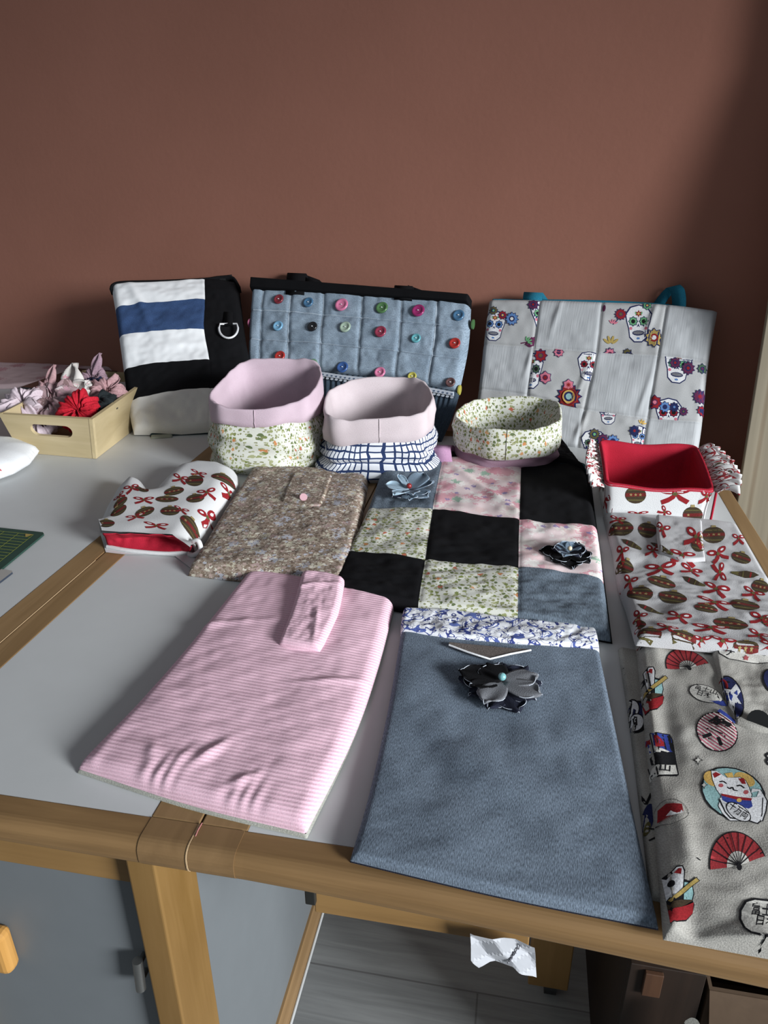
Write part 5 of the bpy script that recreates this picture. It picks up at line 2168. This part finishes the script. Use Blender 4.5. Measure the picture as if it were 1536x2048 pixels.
SCR = [cloth('scrunchie_rose_white', (.56, .46, .50), .05, 300, big=.12), floral('scrunchie_brown_pink_print', (.30, .20, .21), [(90., .4, .6, [(.50, .42, .42), (.16, .10, .10), (.42, .24, .28)])], .8),
       floral('scrunchie_blush_stripe', (.56, .53, .50), [(110., .4, .6, [(.52, .28, .32), (.60, .55, .50)])], .9), cloth('scrunchie_red', (.42, .012, .025), .10, 300, big=.15),
       cloth('scrunchie_black', (.012, .016, .018), .1, 600), cloth('scrunchie_dusty_pink', (.40, .24, .25), .08, 300, big=.15), cloth('scrunchie_navy', (.02, .024, .055), .1, 600),
       cloth('scrunchie_mauve', (.30, .20, .24), .08, 400, big=.1)]


def scrunchie(label, px, z, R0, r0, mat, tiltv, ears, seed):
    R0, r0 = R0 * 1.12, r0 * .86
    c = T(px[0], px[1], z)
    th = thing('scrunchie', label, 'scrunchie', 'scrunchies in the bamboo box')
    nrm = unit(tiltv)
    a1 = unit(np.cross(nrm, A(.3, 1, .1)))
    a2 = np.cross(nrm, a1)
    nu, nv = 110, 16
    P = np.zeros((nu, nv, 3))
    UV = np.zeros((nu, nv, 2))
    for i in range(nu):
        t = 2 * PI * i / nu
        rad = a1 * math.cos(t) + a2 * math.sin(t)
        puck = .95 + .12 * math.sin(13 * t + seed) + .12 * math.sin(23 * t + 2 * seed) + .38 * float(vnoise(t * 2.6, seed * 1.3, seed))
        for j in range(nv):
            p_ = 2 * PI * j / nv
            rr = r0 * puck * (1 + .16 * math.sin(3 * p_ + 5 * t + seed) + .30 * float(vnoise(t * 4, p_ * 1.2 * math.sin(p_ / 2), seed + 2)))
            P[i, j] = c + rad * (R0 + rr * math.cos(p_)) + nrm * rr * math.sin(p_)
            UV[i, j] = (t * R0 * 1.5, p_ * r0)
    mb = MB()
    P = np.concatenate([P, P[:1]])
    UV = np.concatenate([UV, UV[:1] + A(.3, 0)])
    mb.grid(P, UV, mat, close_u=True, flip=True)
    mb.build('ring', th)
    for (dx, dy, dz, L, Wd) in ears:
        mb = MB()
        d = unit(A(dx, dy, dz))
        side = unit(np.cross(d, A(.25, 1, 0)))
        nn = np.cross(side, d)
        root = c + d * R0 * .5
        rows = []
        for i, t in enumerate(np.linspace(0, 1, 14)):
            wv = Wd * (.35 + .65 * math.sin(PI * min(1, t * 1.02) ** .8)) * (1 if t < .8 else max(.05, (1 - t) / .2))
            row = []
            for u in np.linspace(-1, 1, 9):
                row.append(root + d * L * t + side * wv * u * .5 + nn * (.18 * Wd * math.cos(u * 4 + seed + 3 * t) + .25 * L * t * t))
            rows.append(row)
        P2 = np.array(rows)
        UV2 = np.stack(np.meshgrid(np.linspace(0, Wd, 9), np.linspace(0, L, 14)), -1)
        mb.grid(P2, UV2, mat)
        mb.build('bow_ear', th, solid=.0014)
    finish(th)


scrunchie('rose and white satin scrunchie at the front left of the bamboo box', (48, 812), .802, .022, .018, SCR[0], A(.1, -.5, .85), [(.4, -.3, .1, .035, .03)], 1)
scrunchie('brown and pink print scrunchie in the middle of the bamboo box', (108, 808), .802, .026, .019, SCR[1], A(-.2, -.5, .8), [(-.6, .1, .5, .03, .025)], 2)
scrunchie('blush pink scrunchie with one tall curled ear, back left in the bamboo box', (98, 788), .816, .014, .011, SCR[5], A(.3, -.6, .6), [(.05, .3, 1, .045, .020)], 3)
scrunchie('cream and pink striped scrunchie with a wide fanned bow in the bamboo box', (150, 790), .812, .020, .014, SCR[2], A(.2, -.6, .7), [(-.1, .2, 1, .045, .045), (.6, -.2, .6, .03, .03)], 4)
scrunchie('bright red ruffled scrunchie at the front of the bamboo box', (160, 825), .802, .018, .017, SCR[3], A(.1, -.7, .7), [(.5, -.3, -.1, .025, .02)], 5)
scrunchie('black scrunchie between the red and the dusty pink ones', (200, 812), .804, .014, .014, SCR[4], A(-.2, -.4, .9), [], 6)
scrunchie('dusty pink scrunchie at the right side of the bamboo box', (214, 786), .814, .016, .013, SCR[5], A(.4, -.5, .7), [(.2, .5, .8, .03, .03)], 7)
scrunchie('navy scrunchie at the back of the bamboo box', (190, 775), .808, .012, .012, SCR[6], A(0, -.5, .8), [], 8)
scrunchie('mauve scrunchie with a pointed ear at the back of the bamboo box', (186, 760), .808, .016, .012, SCR[7], A(0, -.5, .8), [(.15, .3, 1, .045, .022)], 9)
scrunchie('pale rose scrunchie seen through the handle hole of the bamboo box', (85, 850), .775, .018, .014, SCR[0], A(0, -.4, .9), [], 10)

# ================================================================== things at the left edge
tc = thing('flat_case', 'black flat case lying behind the left side of the bamboo box', 'case')
a, b_ = T(38, 774, TOP + .012), T(142, 738, TOP + .012)
d = unit(b_ - a)
q = A(d[1], -d[0], 0)
M = Matrix(((q[0], d[0], 0, a[0]), (q[1], d[1], 0, a[1]), (0, 0, 1, TOP), (0, 0, 0, 1)))
mb = MB()
mb.box((0, 0, .0005), (.12, .19, .012), plain('glossy_black_case', (.012, .012, .014), .12, 0, .8), M)
mb.build('case_body', tc, smooth=False, bevel=.003)
finish(tc)
rows = [[T(-60, 729), T(90, 734), T(225, 742)], [T(-60, 752), T(70, 755), T(195, 748)], [T(-60, 778), T(40, 776), T(150, 757)]]
mb, s = pad(rows, None, Z, .010, floral('pink_striped_cloth', (.44, .33, .34), [(20., .4, .5, [(.34, .18, .20), (.50, .42, .42)])], .6), nu=60, nv=40, wr=.002, wl=.08, seed=91, pl2=zf(TOP + .01))
pc = mb.build('folded_fabric')
tag(pc, 'dusty pink folded fabric along the wall behind the bamboo box', 'fabric')

out = [(-90, 876), (0, 884), (40, 887), (79, 903), (62, 925), (32, 943), (0, 954), (-90, 972)]
Pm = [tuple(T(x, y, TOP + .012)[:2]) for x, y in out]
V, F = tri_poly(Pm, .005)
V = np.array(V)
edges = [(np.array(Pm[i]), np.array(Pm[(i + 1) % 8])) for i in range(8)]
d = dist_edges(V, edges)
hz = .022 * edge_round(d, .05)
mb = MB()
mb.raw([(x, y, TOP + .013 + h) for (x, y), h in zip(V, hz)], F, WHITE, uv=[tuple(p) for p in V])
mb.raw([(x, y, TOP + .013 - .6 * h) for (x, y), h in zip(V, hz)], [f[::-1] for f in F], WHITE, uv=[tuple(p) for p in V])
s = make_surf(A(Pm[0][0], Pm[0][1], TOP), A(1, 0, 0), A(0, 0, 1), mb, zf(TOP + .03))
printit(mb, s, at_px(s, [(ell(0, 0, 1, 1), 'pinkred'), (ell(.1, 0, .6, .6), 'rose')], -2, 940, 11, 12, .3))
o = mb.build('stuffed_cushion')
tag(o, 'small white stuffed cushion with a pink print at the left edge', 'cushion')

cm = thing('cutting_mat', 'dark green cutting mat with yellow grid lines at the left edge', 'mat')
c0 = T(92, 1069)
u1 = unit(T(0, 1059) - c0)
u2 = unit(T(0, 1145) - c0)
MATG = plain('green_cutting_mat', (.022, .055, .042), .55, 0, .3)


def matpt(a, b_, z=TOP + .003):
    return c0 + u1 * a + u2 * b_ + A(0, 0, z - TOP)


cs = [(.004, 0), (.30, 0), (.30, .104), (0, .104), (0, .004)]
V = [matpt(a, b_, TOP + .0005) for a, b_ in cs] + [matpt(a, b_) for a, b_ in cs]
mb = MB()
mb.raw(V, [(0, 1, 2, 3, 4), (9, 8, 7, 6, 5)] + [(i, i + 5, (i + 1) % 5 + 5, (i + 1) % 5) for i in range(5)], MATG)
YL = ink('yellowline')
for k in range(12):
    for a0, b0, a1_, b1_ in ((.012 + .022 * k, .010, .012 + .022 * k, .096), (.012, .010 + .0075 * k, .28, .010 + .0075 * k)):
        w_ = .0005
        if a0 == a1_:
            q = [matpt(a0 - w_, b0, TOP + .0033), matpt(a0 + w_, b0, TOP + .0033), matpt(a1_ + w_, b1_, TOP + .0033), matpt(a1_ - w_, b1_, TOP + .0033)]
        else:
            q = [matpt(a0, b0 - w_, TOP + .0034), matpt(a1_, b0 - w_, TOP + .0034), matpt(a1_, b0 + w_, TOP + .0034), matpt(a0, b0 + w_, TOP + .0034)]
        mb.raw(q, [(0, 1, 2, 3)], YL)
q = [matpt(.012, .010, TOP + .0036), matpt(.024, .010, TOP + .0036), matpt(.018, .019, TOP + .0036)]
mb.raw(q, [(0, 1, 2)], ink('ochre'))
mb.build('mat_sheet', cm, smooth=False)
finish(cm)
rl = thing('quilting_ruler', 'grey flat ruler corner beside the green cutting mat', 'ruler')
c0 = T(29, 1146)
u1 = unit(T(0, 1142) - c0)
u2 = unit(T(0, 1168) - c0)
cs = [(.003, 0), (.25, 0), (.25, .16), (0, .16), (0, .003)]
V = [matpt(a, b_, TOP + .0005) for a, b_ in cs] + [matpt(a, b_) for a, b_ in cs]
mb = MB()
mb.raw(V, [(0, 1, 2, 3, 4), (9, 8, 7, 6, 5)], plain('grey_ruler', (.36, .35, .33), .3))
mb.raw(V, [(i, i + 5, (i + 1) % 5 + 5, (i + 1) % 5) for i in range(5)], plain('dark_ruler_edge', (.03, .04, .06), .3))
mb.build('ruler_blade', rl, smooth=False)
finish(rl)

# ================================================================== below the table
out = [(942, 1850), (1069, 1870), (1073, 1938), (1050, 1926), (1027, 1912), (1000, 1911), (981, 1909), (959, 1916), (944, 1895)]
YP = .366
Pm = [(Wy(x, y, YP)[0], Wy(x, y, YP)[2]) for x, y in out]
V, F = tri_poly(Pm, .0025)
PAPER = cloth('crumpled_white_paper', (.50, .51, .54), .02, 100, bd=.0001, rough=.7, big=.02)
mb = MB()


def crump(x, z):
    a = abs(((x * 1.2 + z * .9) * 26) % 1 - .5)
    b2_ = abs(((x * .8 - z * 1.3) * 31 + .3) % 1 - .5)
    return YP - .004 - .007 * a - .006 * b2_


mb.raw([(x, crump(x, z), z) for x, z in V], F, PAPER)
for k, (px, py, L_) in enumerate(((1034, 1888, 34), (1030, 1896, 24), (1026, 1904, 18), (1018, 1906, 12))):
    pts = []
    for t in range(9):
        w_ = Wy(px - 10 + t * L_ / 9 * .6, py - t * 2.2 * (1 - .2 * k) + 3 * math.sin(t * 2.4 + k), YP)
        pts.append(A(w_[0], crump(w_[0], w_[2]) - .0008, w_[2]))
    if k in (0, 1, 2):
        tube(mb, pts, .00035, ink('grey'), 4)
o = mb.build('receipt_slip', smooth=False, solid=.0002)
tag(o, 'crumpled white paper slip with faint print hanging below the table front edge', 'paper')

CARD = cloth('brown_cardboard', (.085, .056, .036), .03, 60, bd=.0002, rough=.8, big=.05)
bx = thing('cardboard_box', 'open brown cardboard box on the floor under the right end of the table', 'box')
x0_, x1_, ya, yb_, zt_ = .258, .47, .60, .84, .322
for nm, lo, hi in (('front_panel', (x0_, ya, .001), (x1_, ya + .004, zt_)), ('back_panel', (x0_, yb_, .001), (x1_, yb_ + .004, zt_)),
                   ('side_panel', (x0_, ya + .004, .001), (x0_ + .004, yb_, zt_)), ('side_panel', (x1_ - .004, ya + .004, .001), (x1_, yb_, zt_)), ('bottom_panel', (x0_ + .004, ya + .004, .001), (x1_ - .004, yb_, .006))):
    mb = MB()
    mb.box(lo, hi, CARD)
    mb.build(nm, bx, smooth=False)
mb = MB()
mb.raw([(x0_, ya, zt_), (x1_, ya, zt_), (x1_ - .004, ya - .015, zt_ - .075), (x0_ + .008, ya - .012, zt_ - .070)], [(0, 3, 2, 1)], CARD)
mb.build('open_flap', bx, smooth=False, solid=.003)
finish(bx)
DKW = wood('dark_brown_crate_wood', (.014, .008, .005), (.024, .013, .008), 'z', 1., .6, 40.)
cr = thing('wooden_crate', 'dark brown wooden crate on the floor left of the cardboard box', 'crate')
for nm, lo, hi in (('front_panel', (.170, .60, .001), (.252, .612, .343)), ('back_panel', (.170, .93, .001), (.252, .942, .343)), ('side_panel', (.170, .612, .001), (.180, .93, .343)),
                   ('side_panel', (.242, .612, .001), (.252, .93, .343)), ('lid', (.1802, .6122, .325), (.2418, .9298, .338))):
    mb = MB()
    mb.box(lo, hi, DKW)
    mb.build(nm, cr, smooth=False, bevel=.001)
mb = MB()
mb.box((.186, .594, .300), (.206, .5998, .338), wood('brown_batten', (.045, .02, .01), (.07, .032, .016), 'z', 1., .6, 60.))
mb.build('batten', cr, smooth=False, bevel=.001)
finish(cr)
"""grey bag"""
mb = MB()
P = []
for k, t in enumerate(np.linspace(0, 1, 14)):
    z = .001 + .309 * t
    hw_ = .030 * (1 - .72 * t ** 3)
    hd_ = .016 * (1 - .6 * t)
    row = []
    for j in range(20):
        a = 2 * PI * j / 20
        w_ = 1 + .12 * math.sin(3 * a + 4 * t)
        row.append((.226 + .010 * t + hw_ * w_ * math.cos(a), .565 + hd_ * w_ * math.sin(a), z))
    P.append(row)
P = np.array(P)
mb.grid(P, P[..., [0, 2]], cloth('grey_bag_cloth', (.22, .22, .20), .08, 500), close_u=True)
mb.raw(list(P[0]), [tuple(range(20))[::-1]], _cache['grey_bag_cloth'])
mb.raw(list(P[-1]), [tuple(range(20))], _cache['grey_bag_cloth'])
o = mb.build('cloth_bag')
tag(o, 'slim grey cloth bag standing in front of the dark wooden crate', 'bag')
